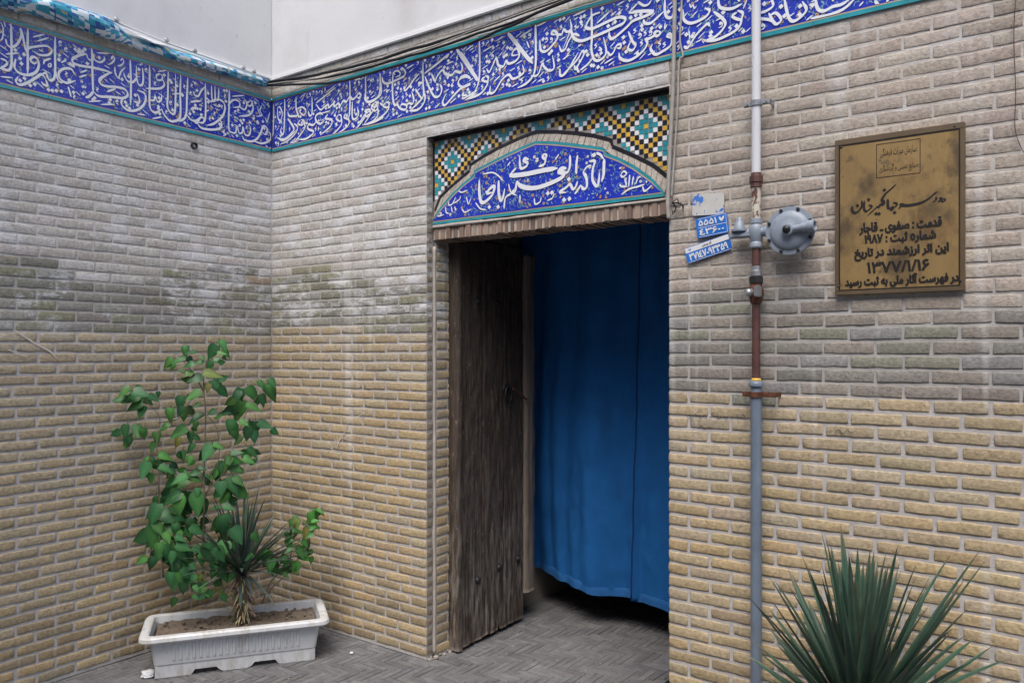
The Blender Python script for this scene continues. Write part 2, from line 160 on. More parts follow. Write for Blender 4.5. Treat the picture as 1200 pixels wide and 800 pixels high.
M = {}
def brick_material(name, bloom, blotch_lo):
    m = material(name, rough=.9, bump=1., bscale=95, var=.34, vscale=70, attr='bcol', spec=.2)
    layer(m, (.68, .69, .72), blotch_lo, blotch_lo + .07, 4.5, (.8, .8, 1.7), bloom, 3, detail=12, zlim=(1.52, 1.80), nrough=.8)
    layer(m, (.66, .65, .64), .60, .72, 11, (1, 1, .045), .45, 11, 2)
    layer(m, (.15, .125, .10), .58, .68, 34, (1, 1, 1.4), .7, 5, detail=9, nrough=.75)
    layer(m, (.07, .06, .05), .66, .70, 95, (1, 1, 1.2), .7, 15, detail=3)
    layer(m, (.20, .17, .13), .58, .8, 2.1, (1, 1, 1.5), .45, 8)
    layer(m, (.50, .47, .43), .60, .74, 45, (.5, .5, 1.5), .5, 14, detail=8)
    return m
M['brick'] = brick_material('pale_brick', .8, .505)
layer(M['brick'], (.27, .255, .22), .56, .66, 7, (.8, .8, 1.7), .55, 21, detail=12, zlim=(1.5, 1.7), nrough=.8)
M['brick_r'] = brick_material('tan_brick', .5, .60)
M['mortar'] = material('mortar', rough=.95, bump=.7, bscale=160, var=.16, vscale=30, attr='bcol', spec=.2)
layer(M['mortar'], (.24, .22, .20), .60, .75, 9, amount=.4, seed=2)
layer(M['mortar'], (.68, .69, .72), .52, .59, 4.5, (.8, .8, 1.7), .5, 3, detail=12, zlim=(1.52, 1.80), nrough=.8)
layer(M['mortar'], (.66, .65, .64), .60, .72, 11, (1, 1, .045), .4, 11, 2)
M['cement'] = material('cement', (.36, .33, .30), .92, bump=.6, bscale=50, var=.2, vscale=12)
layer(M['cement'], (.2, .18, .15), .6, .75, 7, amount=.5)
M['lip'] = material('white_lip', (.80, .80, .80), .7, var=.05)
M['band_mortar'] = material('band_mortar', (.43, .40, .36), .92, bump=.6, bscale=50, var=.2, vscale=12)
M['plaster'] = material('plaster', (.67, .67, .68), .9, bump=.25, bscale=25, var=.04, vscale=4)
layer(M['plaster'], (.44, .43, .42), .50, .74, 1.6, (1, 1, .7), .6, 2, detail=8)
layer(M['plaster'], (.45, .42, .38), .60, .74, 9, (1, 1, .12), .4, 8)
layer(M['plaster'], (.40, .38, .36), .66, .70, 38, amount=.5, seed=4)
M['cobalt'] = material('cobalt_glaze', (.020, .042, .46), .25, bump=.08, bscale=18, var=.3, vscale=7, coat=.25)
M['turquoise'] = material('turquoise_glaze', (.03, .30, .36), .25, bump=.1, bscale=20, var=.3, vscale=14, coat=.4)
M['ochre'] = material('ochre_line', (.46, .33, .2), .5, var=.2)
M['white_glaze'] = material('white_glaze', (.80, .82, .86), .25, coat=.4, var=.06)
M['leaf_glaze'] = material('leaf_glaze', (.22, .42, .42), .25, coat=.4, var=.25)
M['pale_glaze'] = material('pale_blue_glaze', (.13, .24, .58), .25, coat=.4, var=.2)
M['yellow_glaze'] = material('yellow_glaze', (.70, .43, .06), .25, coat=.4, var=.2, vscale=30)
M['red_glaze'] = material('red_glaze', (.36, .10, .08), .25, coat=.4)
M['black_glaze'] = material('black_glaze', (.018, .016, .022), .3, coat=.3, var=.2)
M['grout'] = material('grout', (.33, .30, .28), .9, bump=.3, var=.2)
M['lintel_brick'] = material('lintel_brick', (.25, .17, .13), .9, bump=.6, bscale=90, var=.25, attr='bcol')
M['wood'] = material('old_wood', (.055, .041, .032), .8, bump=1., bscale=26, var=.6, vscale=16, stretch=(3, 3, .28), spec=.3)
layer(M['wood'], (.30, .27, .235), .60, .70, 55, (1, 1, .5), .55, 44, detail=8)
layer(M['wood'], (.018, .014, .012), .56, .70, 6, (1.5, 1.5, .5), .7, 52, detail=8)
layer(M['wood'], (.15, .115, .09), .50, .70, 22, (4, 4, .35), .6, 4)
layer(M['wood'], (.13, .06, .04), .60, .72, 14, (4, 4, .1), .7, 31)
layer(M['wood'], (.34, .36, .40), .70, .74, 30, (2, 2, .6), .8, 17)
layer(M['wood'], (.27, .24, .21), .44, .64, 12, (4, 4, .5), .75, 2, zlim=(1.25, .15))  # paler towards the foot: bleached wood, and brighter light painted in
layer(M['wood'], (.02, .014, .01), .60, .7, 9, (3, 3, .2), .8, 9)
M['wood_pale'] = material('weathered_wood', (.20, .165, .135), .85, bump=.8, bscale=26, var=.5, vscale=14, stretch=(3, 3, .14), spec=.3)
layer(M['wood_pale'], (.05, .035, .025), .58, .68, 12, (3, 3, .2), .8, 6)
layer(M['wood_pale'], (.24, .12, .06), .66, .74, 6, (3, 3, .4), .6, 1)
M['iron'] = material('old_iron', (.05, .05, .052), .55, .8, bump=.3, bscale=80, var=.4)
M['rust'] = material('rusty_steel', (.13, .05, .028), .75, .3, bump=.5, bscale=120, var=.5, vscale=40)
M['brown_paint'] = material('brown_primer', (.10, .045, .038), .55, .1, bump=.3, bscale=90, var=.35, vscale=25)
M['white_paint'] = material('white_pipe_paint', (.66, .67, .70), .4, bump=.15, bscale=40, var=.08)
layer(M['white_paint'], (.2, .17, .14), .68, .75, 30, (1, 1, .5), .8)
M['peeling'] = material('peeling_pipe_paint', (.60, .56, .46), .5, bump=.4, bscale=60, var=.15)
layer(M['peeling'], (.12, .05, .035), .52, .57, 48, (1, 1, .7), 1.)
M['grey_paint'] = material('grey_blue_paint', (.25, .29, .35), .42, bump=.2, bscale=70, var=.18, vscale=15)
layer(M['grey_paint'], (.12, .10, .09), .64, .74, 28, (1, 1, .4), .7)
M['pipe_paint'] = material('slate_blue_paint', (.15, .19, .25), .45, bump=.3, bscale=60, var=.25, vscale=20, stretch=(1, 1, .4))
layer(M['pipe_paint'], (.4, .4, .4), .66, .72, 20, (1, 1, .2), .8, 3)
M['galv'] = material('galvanised', (.40, .41, .43), .4, .7, bump=.2, var=.3, vscale=30)
M['dark'] = material('black_plastic', (.012, .012, .014), .4)
M['wire_grey'] = material('grey_conduit', (.36, .34, .31), .6, bump=.2, var=.25, vscale=18)
M['blue_plate'] = material('blue_enamel', (.02, .17, .62), .35, coat=.3, var=.12, vscale=30)
M['white_enamel'] = material('white_enamel', (.74, .75, .76), .4, coat=.2, var=.05)
M['peeled_enamel'] = material('worn_enamel', (.56, .55, .52), .5, var=.1, vscale=20, bump=.1)
layer(M['peeled_enamel'], (.03, .17, .6), .585, .60, 26, (1, 1, 1), .95, 3)
M['brass'] = material('tarnished_brass', (.48, .32, .14), .38, .65, bump=.12, bscale=30, var=.22, vscale=7, stretch=(1, 1, .5))
layer(M['brass'], (.13, .10, .07), .50, .66, 7, (1, 1, .8), .8, 7)
layer(M['brass'], (.30, .15, .075), .56, .70, 9, (1, 1, .7), .6, 5)
layer(M['brass'], (.55, .38, .12), .58, .70, 14, (1.6, 1, .16), .8, 2)  # bright upright streaks: the metal's reflections painted into the colour
layer(M['brass'], (.13, .11, .09), .60, .66, 26, (1, 1, .8), .5, 12)
M['brass_edge'] = material('brass_edge', (.17, .125, .08), .5, .6, bump=.1, var=.2)
M['ink'] = material('black_engraving', (.012, .010, .010), .5)
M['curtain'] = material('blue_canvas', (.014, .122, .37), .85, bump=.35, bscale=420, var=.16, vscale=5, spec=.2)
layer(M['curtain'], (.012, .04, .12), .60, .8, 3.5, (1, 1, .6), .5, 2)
M['stitch'] = material('curtain_hem', (.014, .125, .375), .85, bump=.4, bscale=300, var=.15)
M['seam'] = material('seam_shadow_piping', (.004, .045, .16), .9, bump=.4, bscale=200)
M['scratch'] = material('chalky_scratch', (.58, .54, .48), .95, bump=.4, var=.2, vscale=40)
M['pencil'] = material('pencil_line', (.09, .08, .08), .9)
M['planter'] = material('white_plastic', (.66, .675, .69), .42, bump=.12, bscale=60, var=.06, vscale=8)
layer(M['planter'], (.42, .37, .31), .56, .74, 9, (1, 1, .6), .5, 3)
layer(M['planter'], (.30, .25, .2), .64, .72, 40, amount=.4, seed=6)
layer(M['planter'], (.34, .29, .23), .42, .64, 26, (1, 1, .35), .6, 9, detail=9, zlim=(.11, .0))
layer(M['planter'], (.42, .37, .30), .50, .66, 20, (1, 1, .3), .6, 19, detail=9, zlim=(.15, .21))
M['soil'] = material('dry_soil', (.16, .125, .095), .95, bump=1., bscale=50, var=.35, vscale=25)
M['bark'] = material('bark', (.17, .14, .10), .9, bump=.5, bscale=80, var=.3, vscale=30)
M['husk'] = material('dry_leaf_husk', (.42, .33, .21), .9, bump=.3, var=.35, vscale=40)
M['terracotta'] = material('terracotta', (.33, .15, .09), .9, bump=.3, var=.2)
M['paver'] = material('paving_brick', rough=.85, bump=.5, bscale=70, var=.3, vscale=14, attr='bcol', spec=.3)
layer(M['paver'], (.27, .265, .265), .54, .72, 5, amount=.6, seed=3, detail=9)
layer(M['paver'], (.10, .085, .07), .60, .70, 12, amount=.5, seed=13, detail=9)
layer(M['paver'], (.06, .055, .055), .60, .75, 3, amount=.5, seed=7)
M['paver_joint'] = material('paving_joint', (.20, .198, .20), .95, bump=.6, bscale=90, var=.3, vscale=12)
layer(M['paver_joint'], (.32, .31, .30), .56, .75, 5, amount=.5, seed=3)
M['asphalt'] = material('ground_surface', (.15, .145, .14), .95, bump=.5, bscale=40, var=.25, vscale=3)
M['inner_wall'] = material('inner_wall', (.36, .32, .28), .95, bump=.3, var=.15)
M['litter'] = material('plastic_scrap', (.7, .71, .74), .35, var=.15)
M['bead'] = material('cement_bead', (.42, .38, .34), .92, bump=.6, bscale=60, var=.2, vscale=20)

def leaf_material(name, trans):
    m = material(name, rough=.42, bump=.15, bscale=60, var=.22, vscale=18, attr='bcol', spec=.4)
    nt = m.node_tree
    b = nt.nodes['Principled BSDF']
    tr = nt.nodes.new('ShaderNodeBsdfTranslucent')
    nt.links.new(b.inputs['Base Color'].links[0].from_socket, tr.inputs['Color'])
    mx = nt.nodes.new('ShaderNodeMixShader')
    mx.inputs[0].default_value = trans
    nt.links.new(b.outputs[0], mx.inputs[1])
    nt.links.new(tr.outputs[0], mx.inputs[2])
    nt.links.new(mx.outputs[0], nt.nodes['Material Output'].inputs[0])
    return m
M['leaf'] = leaf_material('green_leaf', .22)
M['blade'] = leaf_material('yucca_blade', .1)

# the rolled banner's print: square blocks of turquoise, blue, white and a few yellow
def banner_material():
    m = material('printed_banner', (.5, .6, .65), .5, bump=.15, bscale=20)
    nt = m.node_tree
    L = nt.links
    uv = nt.nodes.new('ShaderNodeUVMap')
    uv.uv_map = 'UVMap'
    def cells(sx, sy, seed):
        mp = nt.nodes.new('ShaderNodeMapping')
        mp.inputs['Scale'].default_value = (sx, sy, 1)
        mp.inputs['Location'].default_value = (seed, seed * .37, 0)
        L.new(uv.outputs[0], mp.inputs[0])
        fl = nt.nodes.new('ShaderNodeVectorMath')
        fl.operation = 'FLOOR'
        L.new(mp.outputs[0], fl.inputs[0])
        w = nt.nodes.new('ShaderNodeTexWhiteNoise')
        w.noise_dimensions = '2D'
        L.new(fl.outputs[0], w.inputs['Vector'])
        return w.outputs['Value']
    a = cells(13, 22, 1.3)
    c = cells(40, 66, 5.1)
    ad = nt.nodes.new('ShaderNodeMath')
    ad.operation = 'MULTIPLY_ADD'
    L.new(c, ad.inputs[0])
    ad.inputs[1].default_value = .38
    mu = nt.nodes.new('ShaderNodeMath')
    mu.operation = 'MULTIPLY'
    L.new(a, mu.inputs[0])
    mu.inputs[1].default_value = .62
    L.new(mu.outputs[0], ad.inputs[2])
    cr = nt.nodes.new('ShaderNodeValToRGB')
    cr.color_ramp.interpolation = 'CONSTANT'
    e = cr.color_ramp.elements
    e[0].position = 0
    e[0].color = (.02, .09, .30, 1)
    e[1].position = .27
    e[1].color = (.03, .30, .42, 1)
    for p, col in ((.40, (.10, .42, .58)), (.50, (.62, .70, .76)), (.62, (.05, .22, .52)), (.70, (.70, .74, .76)), (.80, (.03, .33, .42)), (.90, (.55, .47, .12)), (.94, (.02, .07, .22))):
        x = e.new(p)
        x.color = (*col, 1)
    L.new(ad.outputs[0], cr.inputs[0])
    L.new(cr.outputs[0], nt.nodes['Principled BSDF'].inputs['Base Color'])
    return m
M['banner'] = banner_material()
M['banner_back'] = material('banner_back', (.66, .67, .68), .6)

# ------------------------------------------------------------------ object helpers
def tag(o, label=None, cat=None, group=None, kind=None):
    if label: o['label'] = label
    if cat: o['category'] = cat
    if group: o['group'] = group
    if kind: o['kind'] = kind
    return o

def thing(name, label, cat, loc=(0, 0, 0), group=None):
    o = bpy.data.objects.new(name, None)
    o.empty_display_size = .1
    C.objects.link(o)
    o.location = loc
    return tag(o, label, cat, group)

def obj_from(name, verts, faces, mats, parent=None, smooth=False, cols=None, midx=None, world_space=True):
    me = bpy.data.meshes.new(name)
    if parent is not None and world_space:
        l = np.zeros(3)
        q = parent
        while q is not None:
            l += np.array(q.location)
            q = q.parent
        verts = np.asarray(verts, dtype=float) - l
    me.from_pydata([tuple(v) for v in verts], [], [tuple(f) for f in faces])
    if not isinstance(mats, (list, tuple)): mats = [mats]
    for m in mats: me.materials.append(m)
    if midx is not None: me.polygons.foreach_set('material_index', np.asarray(midx, dtype=np.int32))
    if smooth: me.polygons.foreach_set('use_smooth', np.ones(len(me.polygons), dtype=bool))
    if cols is not None:
        a = me.color_attributes.new('bcol', 'FLOAT_COLOR', 'POINT')
        c = np.ones((len(verts), 4), dtype=np.float32)
        c[:, :3] = np.asarray(cols)
        a.data.foreach_set('color', c.ravel())
    me.update()
    o = bpy.data.objects.new(name, me)
    C.objects.link(o)
    if parent is not None: o.parent = parent
    return o

class MB:
    """collects shapes into one mesh (world coordinates)"""
    def __init__(s): s.v, s.f, s.c, s.m = [], [], [], []
    def add(s, v, f, col=None, mi=0):
        k = len(s.v)
        s.v += [tuple(p) for p in v]
        s.f += [tuple(i + k for i in q) for q in f]
        s.c += col if isinstance(col, list) else [col or (.5, .5, .5)] * len(v)
        s.m += [mi] * len(f)
    def box(s, a, b, col=None, mi=0, bev=0.0):
        a, b = Vector(a), Vector(b)
        bm = bmesh.new()
        bmesh.ops.create_cube(bm, size=1)
        for v in bm.verts:
            v.co = Vector([(a[i] + b[i]) / 2 + v.co[i] * (b[i] - a[i]) for i in range(3)])
        if bev:
            bmesh.ops.bevel(bm, geom=bm.edges[:], offset=bev, segments=2, affect='EDGES')
        s.bm(bm, col, mi)
    def bm(s, bm, col=None, mi=0):
        bm.verts.index_update()
        s.add([v.co.copy() for v in bm.verts], [[v.index for v in f.verts] for f in bm.faces], col, mi)
        bm.free()
    def tube(s, pts, rad, n=12, col=None, mi=0, cap=True, flat=1.):
        pts = [Vector(p) for p in pts]
        rad = rad if isinstance(rad, (list, tuple)) else [rad] * len(pts)
        V, F = [], []
        up = None
        for i, p in enumerate(pts):
            t = (pts[min(i + 1, len(pts) - 1)] - pts[max(i - 1, 0)]).normalized()
            if up is None:
                up = Vector((0, 0, 1)) if abs(t.z) < .9 else Vector((1, 0, 0))
            x = t.cross(up).normalized()
            y = x.cross(t).normalized()
            up = y
            for k in range(n):
                a = 2 * math.pi * k / n
                V.append(p + x * math.cos(a) * rad[i] + y * math.sin(a) * rad[i] * flat)
        for i in range(len(pts) - 1):
            for k in range(n):
                F.append((i * n + k, i * n + (k + 1) % n, (i + 1) * n + (k + 1) % n, (i + 1) * n + k))
        if cap:
            F.append(tuple(range(n))[::-1])
            F.append(tuple((len(pts) - 1) * n + k for k in range(n)))
        s.add(V, F, col, mi)
    def lathe(s, o, ax, prof, n=32, col=None, mi=0):
        """prof: (distance along axis, radius)"""
        o, ax = Vector(o), Vector(ax).normalized()
        x = ax.orthogonal().normalized()
        y = ax.cross(x)
        V, F = [], []
        for d, r in prof:
            for k in range(n):
                a = 2 * math.pi * k / n
                V.append(o + ax * d + x * math.cos(a) * r + y * math.sin(a) * r)
        for i in range(len(prof) - 1):
            for k in range(n):
                F.append((i * n + k, i * n + (k + 1) % n, (i + 1) * n + (k + 1) % n, (i + 1) * n + k))
        F.append(tuple(range(n))[::-1])
        F.append(tuple((len(prof) - 1) * n + k for k in range(n)))
        s.add(V, F, col, mi)
    def build(s, name, mats, parent=None, smooth=False, use_col=False):
        o = obj_from(name, s.v, s.f, mats, parent, smooth, s.c if use_col else None, s.m)
        me = o.data
        bm = bmesh.new()
        bm.from_mesh(me)
        bmesh.ops.recalc_face_normals(bm, faces=bm.faces[:])
        bm.to_mesh(me)
        bm.free()
        return o

def auto_smooth(o, ang=40):
    me = o.data
    me.polygons.foreach_set('use_smooth', np.ones(len(me.polygons), dtype=bool))
    bm = bmesh.new()
    bm.from_mesh(me)
    for e in bm.edges:
        if len(e.link_faces) == 2 and e.calc_face_angle(0) > R(ang): e.smooth = False
    bm.to_mesh(me)
    bm.free()
    return o

def fbm(x, y, z): return mnoise.fractal(Vector((x, y, z)), .8, 2, 4)
def lerp3(a, b, t): return tuple(x + (y - x) * t for x, y in zip(a, b))

# ------------------------------------------------------------------ brickwork
PITCH = .0493
BL = .172
class Brickwork:
    """real bricks standing a few millimetres proud of their mortar bed"""
    def __init__(s, seed): s.V, s.F, s.Cc, s.S = [], [], [], []; s.n = 0; s.r = random.Random(seed)
    def brick(s, O, U, N, u0, u1, z0, z1, col, rnd_c, proud=.005, nx=None):
        r = s.r
        L = u1 - u0
        nx = nx or max(3, int(L / .022))
        us = [0, .0016, .0045] + [.0045 + (L - .009) * k / nx for k in range(1, nx)] + [L - .0045, L - .0016, L]
        h = z1 - z0
        zs = [0, .0016, .0045, h / 2, h - .0045, h - .0016, h]
        ds = (-.016, -.0008, 0)
        nu, nz = len(us), len(zs)
        tilt_u, tilt_z = r.uniform(-.006, .006), r.uniform(-.010, .010)
        off = proud + r.uniform(-.0007, .0010)
        sx = r.uniform(0, 99)
        skew = r.uniform(-.0016, .0016)
        V = []
        for j, zz in enumerate(zs):
            for i, uu in enumerate(us):
                e = min(i, j, nu - 1 - i, nz - 1 - j)
                d = off + (ds[e] if e < 2 else 0)
                cu, cz = uu, zz
                # rounded corners in the face
                eu, ez = min(uu, L - uu), min(zz, h - zz)
                if eu < rnd_c and ez < rnd_c:
                    q = rnd_c - math.hypot(rnd_c - eu, rnd_c - ez)
                    dx, dz = rnd_c - eu, rnd_c - ez
                    l = math.hypot(dx, dz)
                    if l > rnd_c:
                        k = rnd_c / l
                        eu2, ez2 = rnd_c - dx * k, rnd_c - dz * k
                        cu = eu2 if uu < L / 2 else L - eu2
                        cz = ez2 if zz < h / 2 else h - ez2
                nz_ = mnoise.noise(Vector((sx + cu * 60, cz * 60, sx)))
                nz2 = mnoise.noise(Vector((sx + cu * 24, cz * 30, sx + 7)))
                if e >= 1:
                    d += nz_ * .0007 + nz2 * .0003 + (cu - L / 2) * tilt_u + (cz - h / 2) * tilt_z
                if e <= 1:
                    w1 = mnoise.noise(Vector((sx + cu * 70, cz * 70, 3.3)))
                    w2 = mnoise.noise(Vector((sx + cu * 25, cz * 25, 8.3)))
                    chip = (w1 * .0019 + w2 * .0022)
                    if j <= 1: cz += chip
                    if j >= nz - 2: cz += chip
                    if i <= 1 or i >= nu - 2: cu += chip
                cz += skew * (cu / L - .5) * 2
                V.append(O + U * (u0 + cu) + N * d + Vector((0, 0, z0 + cz)))
        F = []
        for j in range(nz - 1):
            for i in range(nu - 1):
                F.append((s.n + j * nu + i, s.n + j * nu + i + 1, s.n + (j + 1) * nu + i + 1, s.n + (j + 1) * nu + i))
                s.S.append(0 < i < nu - 2 and 0 < j < nz - 2)
        s.V += V
        s.F += F
        s.Cc += [col] * len(V)
        s.n += len(V)
    def field(s, O, U, N, u0, u1, z0, z1, style, start_half=0, end_quoin=True, first_course=0, holes=()):
        """running bond from u0 to u1"""
        r = s.r
        O, U, N = Vector(O), Vector(U), Vector(N)
        nrow = int(round((z1 - z0) / PITCH))
        p = (z1 - z0) / nrow
        for k in range(nrow):
            za = z0 + k * p
            k2 = k + first_course
            half = (k2 + start_half) % 2
            x = u0
            first = True
            while x < u1 - .004:
                w = BL + r.uniform(-.004, .004)
                if first and half: w = BL / 2
                first = False
                xe = x + w
                if u1 - xe < .045: xe = u1
                um, zm = (x + xe) / 2, za + p / 2
                st = style(um, zm)
                gx = st['gap'] / 2 + r.uniform(-.001, .0012)
                gz = st['gapz'] / 2 + r.uniform(-.0006, .0008)
                skip = any(a < um < b and c < zm < d for a, b, c, d in holes)
                lo = x + (gx if x > u0 else 0)
                hi = xe - (gx if xe < u1 else 0)
                if not skip and hi - lo > .012:
                    dz = r.uniform(-.0010, .0010) + fbm(um * .9, za * 1.1, 4.4) * .0045 + fbm(um * .5, k2 * 3.7, 9.1) * .0016
                    s.brick(O, U, N, lo, hi, za + gz + dz, za + p - gz + dz, st['col'], st['rc'], st['proud'])
                x = xe
    def build(s, name, parent=None, mat='brick'):
        o = obj_from(name, s.V, s.F, M[mat], parent, True, s.Cc)
        o.data.polygons.foreach_set('use_smooth', np.array(s.S, dtype=bool))
        return o

cr = random.Random(21)
def jitter(c, a=.06, h=.009):
    k = 1 + cr.gauss(0, a)
    return tuple(max(.02, x * k * (1 + cr.gauss(0, h))) for x in c)
YEL = [(.47, .37, .23), (.45, .352, .22), (.48, .372, .22), (.455, .365, .24), (.465, .35, .205), (.44, .36, .25)]
BAND = [(.26, .25, .20), (.245, .24, .205), (.29, .28, .25), (.235, .23, .18), (.27, .265, .19), (.30, .295, .275)]
PALE = [(.50, .475, .445), (.515, .495, .47), (.485, .458, .425), (.53, .515, .495), (.47, .44, .41)]
WHITE = [(.56, .57, .60), (.53, .54, .56)]
BEIGE = [(.42, .365, .315), (.435, .382, .33), (.405, .35, .30), (.445, .395, .345), (.385, .332, .285)]
GREYB = [(.265, .248, .225), (.30, .27, .235), (.245, .24, .195), (.265, .24, .21), (.27, .262, .255), (.235, .225, .205)]
def style_of(zb, band, palette, band_pal, white=.0, orange=.04, dull=(.5, .5)):
    def st(u, z):
        b = zb(u) if callable(zb) else zb
        if z < b:
            c = cr.choice(YEL)
            if cr.random() < .10: c = cr.choice([(.42, .34, .23), (.40, .32, .20), (.43, .36, .26)])
            c = lerp3(c, (.36, .315, .24), max(0, min(.75, (z - b + dull[0]) / dull[0])) * dull[1])
            # some bricks close to the paving are darker and browner
            if z < .35 and cr.random() < .55: c = lerp3(c, (.25, .20, .13), .5)
            return dict(col=jitter(c), gap=.0105, gapz=.0100, rc=.011, proud=.0029)
        if z < b + band * (1 + .25 * math.sin(u * 5)):
            c = cr.choice(band_pal)
            if cr.random() < white * .5: c = cr.choice(WHITE)
            if cr.random() < orange: c = (.36, .28, .21)
            return dict(col=jitter(c), gap=.0072, gapz=.0072, rc=.007, proud=.0022)
        c = cr.choice(palette)
        if cr.random() < white: c = cr.choice(WHITE)
        return dict(col=jitter(c, .05), gap=.0060, gapz=.0056, rc=.006, proud=.0013)
    return st

def mortar_sheet(name, O, U, N, u0, u1, z0, z1, zb, low, high, parent, band=.3, midc=(.43, .415, .40), holes=None):
    """the bed of mortar behind the bricks, a gently uneven sheet"""
    O, U, N = Vector(O), Vector(U), Vector(N)
    nu, nz = max(2, int((u1 - u0) / .03)), max(2, int((z1 - z0) / .025))
    V, F, Cc = [], [], []
    for j in range(nz + 1):
        for i in range(nu + 1):
            u, z = u0 + (u1 - u0) * i / nu, z0 + (z1 - z0) * j / nz
            d = -.0005 + fbm(u * 9, z * 9, 1) * .0010
            V.append(O + U * u + N * d + Vector((0, 0, z)))
            t = min(1, max(0, (z - zb) / .05))
            t2 = min(1, max(0, (z - zb - band) / .12))
            Cc.append(lerp3(lerp3(low, midc, t), high, t2))
    for j in range(nz):
        for i in range(nu):
            a = j * (nu + 1) + i
            F.append((a, a + 1, a + nu + 2, a + nu + 1))
    return V, F, Cc

LOWM, HIM, HIM2 = (.49, .465, .45), (.58, .565, .545), (.50, .465, .425)
X, Y, Z = Vector((1, 0, 0)), Vector((0, 1, 0)), Vector((0, 0, 1))
DX0, DX1 = 1.236, 2.546          # door opening
FZ0, FZ1 = 2.715, 3.035          # tile frieze
PZ = 3.14                        # foot of the white plaster

# ground and paving ---------------------------------------------------------
g = MB()
g.add([(-30, -40, -.012), (30, -40, -.012), (30, 3.2, -.012), (-30, 3.2, -.012)], [(0, 1, 2, 3)])
tag(g.build('ground', M['asphalt']), kind='structure')

def paving():
    W, k = .037, 4
    r = random.Random(3)
    V, F, Cc = [], [], []
    def add(x0, y0, x1, y1):
        gp = .0030
        h = r.uniform(-.0015, .0015)
        t1, t2 = r.uniform(-.012, .012), r.uniform(-.012, .012)
        c = r.choice([(.15, .149, .156), (.165, .163, .169), (.138, .137, .142), (.155, .152, .153)])
        q_ = r.uniform(.9, 1.1)
        c = tuple(x * q_ for x in c)
        ins = .004
        ring = [(x0 + gp, y0 + gp), (x1 - gp, y0 + gp), (x1 - gp, y1 - gp), (x0 + gp, y1 - gp)]
        cx, cy = (x0 + x1) / 2, (y0 + y1) / 2
        a = len(V)
        for lvl in range(3):
            for (px, py) in ring:
                jx, jy = (r.uniform(-.0012, .0012), r.uniform(-.0012, .0012)) if lvl else (0, 0)
                if lvl == 2:
                    px += ins if px < cx else -ins
                    py += ins if py < cy else -ins
                z = (-.009, -.002, 0)[lvl] + (h + (px - cx) * t1 + (py - cy) * t2 if lvl else 0) + fbm(px * 1.3, py * 1.3, 5) * .004
                V.append((px + jx, py + jy, z))
                Cc.append(c)
        for lv in range(2):
            for q in range(4):
                F.append((a + lv * 4 + q, a + lv * 4 + (q + 1) % 4, a + lv * 4 + 4 + (q + 1) % 4, a + lv * 4 + 4 + q))
        F.append((a + 8, a + 9, a + 10, a + 11))
    x_lo, x_hi, y_lo, y_hi = .004, 4.4, -2.7, 1.5
    nx, ny = int((x_hi - x_lo) / W), int((y_hi - y_lo) / W)
    def ok(x0, y0, x1, y1):
        if x0 < x_lo - .2 or x1 > x_hi or y0 < y_lo or y1 > y_hi: return False
        x0c = max(x0, x_lo)
        if y1 > 0.0:      # only inside the doorway beyond the wall line
            if x1 < DX0 + .012 or x0 > DX1: return False
        if .0 > x1: return False
        return True
    for i in range(-6, nx + 6):
        for j in range(-6, ny + 6):
            t = (i - j) % (2 * k)
            x0, y0 = x_lo + i * W, y_lo + j * W
            if t == 0: b = (x0, y0, x0 + k * W, y0 + W)
            elif t == 2 * k - 1: b = (x0, y0, x0 + W, y0 + k * W)
            else: continue
            x0, y0, x1, y1 = b
            x0, x1 = max(x0, x_lo), min(x1, x_hi)
            pieces = []
            if y0 < -.002: pieces.append((x0, max(y0, y_lo), x1, min(y1, -.002)))
            if y1 > -.002: pieces.append((max(x0, DX0 + .014), max(y0, -.002), min(x1, DX1 - .001), min(y1, y_hi)))
            if len(pieces) == 2 and pieces[1][2] - pieces[1][0] > x1 - x0 - .001: pieces = [(x0, y0, x1, y1)]
            for q in pieces:
                if q[2] - q[0] > .012 and q[3] - q[1] > .009: add(*q)
    return obj_from('paving', V, F, M['paver'], None, False, Cc)
tag(paving(), kind='structure')
jb = MB()
n_j = 60
Vj, Fj = [], []
for j in range(61):
    for i in range(61):
        px, py = 4.42 * i / 60, -2.72 + 4.3 * j / 60
        Vj.append((px, py, -.0045 + fbm(px * 1.3, py * 1.3, 5) * .004))
for j in range(60):
    for i in range(60):
        a = j * 61 + i
        Fj.append((a, a + 1, a + 62, a + 61))
tag(obj_from('paving_bed', Vj, Fj, M['paver_joint'], None, True), kind='structure')

# ------------------------------------------------------------------ the two brick walls
wl = thing('brick_wall', 'side wall of pale bricks over yellow bricks, behind the white planter', 'wall', (0, -1.3, 0))
bw = Brickwork(1)
st_l = style_of(1.645, .30, PALE, BAND, .0, .01, dull=(1.4, .85))
# left wall runs along Y towards the camera; u measured from the corner
bw.field((0, 0, 0), -Y, X, 0.006, 2.75, .012, FZ0 - .002, st_l, 1, holes=[(.46, .54, 2.625, 2.67)])
bw.build('brickwork', wl)
V, F, Cc = mortar_sheet('mortar', (0, 0, 0), -Y, X, 0, 2.75, 0, FZ0, 1.645, LOWM, HIM, wl)
obj_from('mortar', V, F, M['mortar'], wl, True, Cc)
k_ = MB()
k_.box((-.3, -2.75, -.02), (-.014, -.0, FZ1))
k_.build('wall_core', M['cement'], wl)
k_ = MB()      # plain band between the tile frieze and the plaster
k_.box((-.3, -2.75, FZ1 + .001), (.001, -.0, PZ + .06))
k_.build('upper_band', M['band_mortar'], wl)
bb = Brickwork(6)
bb.field((0, 0, 0), -Y, X, 0.003, 2.75, FZ1 + .004, FZ1 + .004 + 2 * PITCH, lambda u, z: dict(col=jitter((.52, .48, .43)), gap=.004, gapz=.006, rc=.003, proud=.003), 0)
bb.build('upper_bricks', wl)

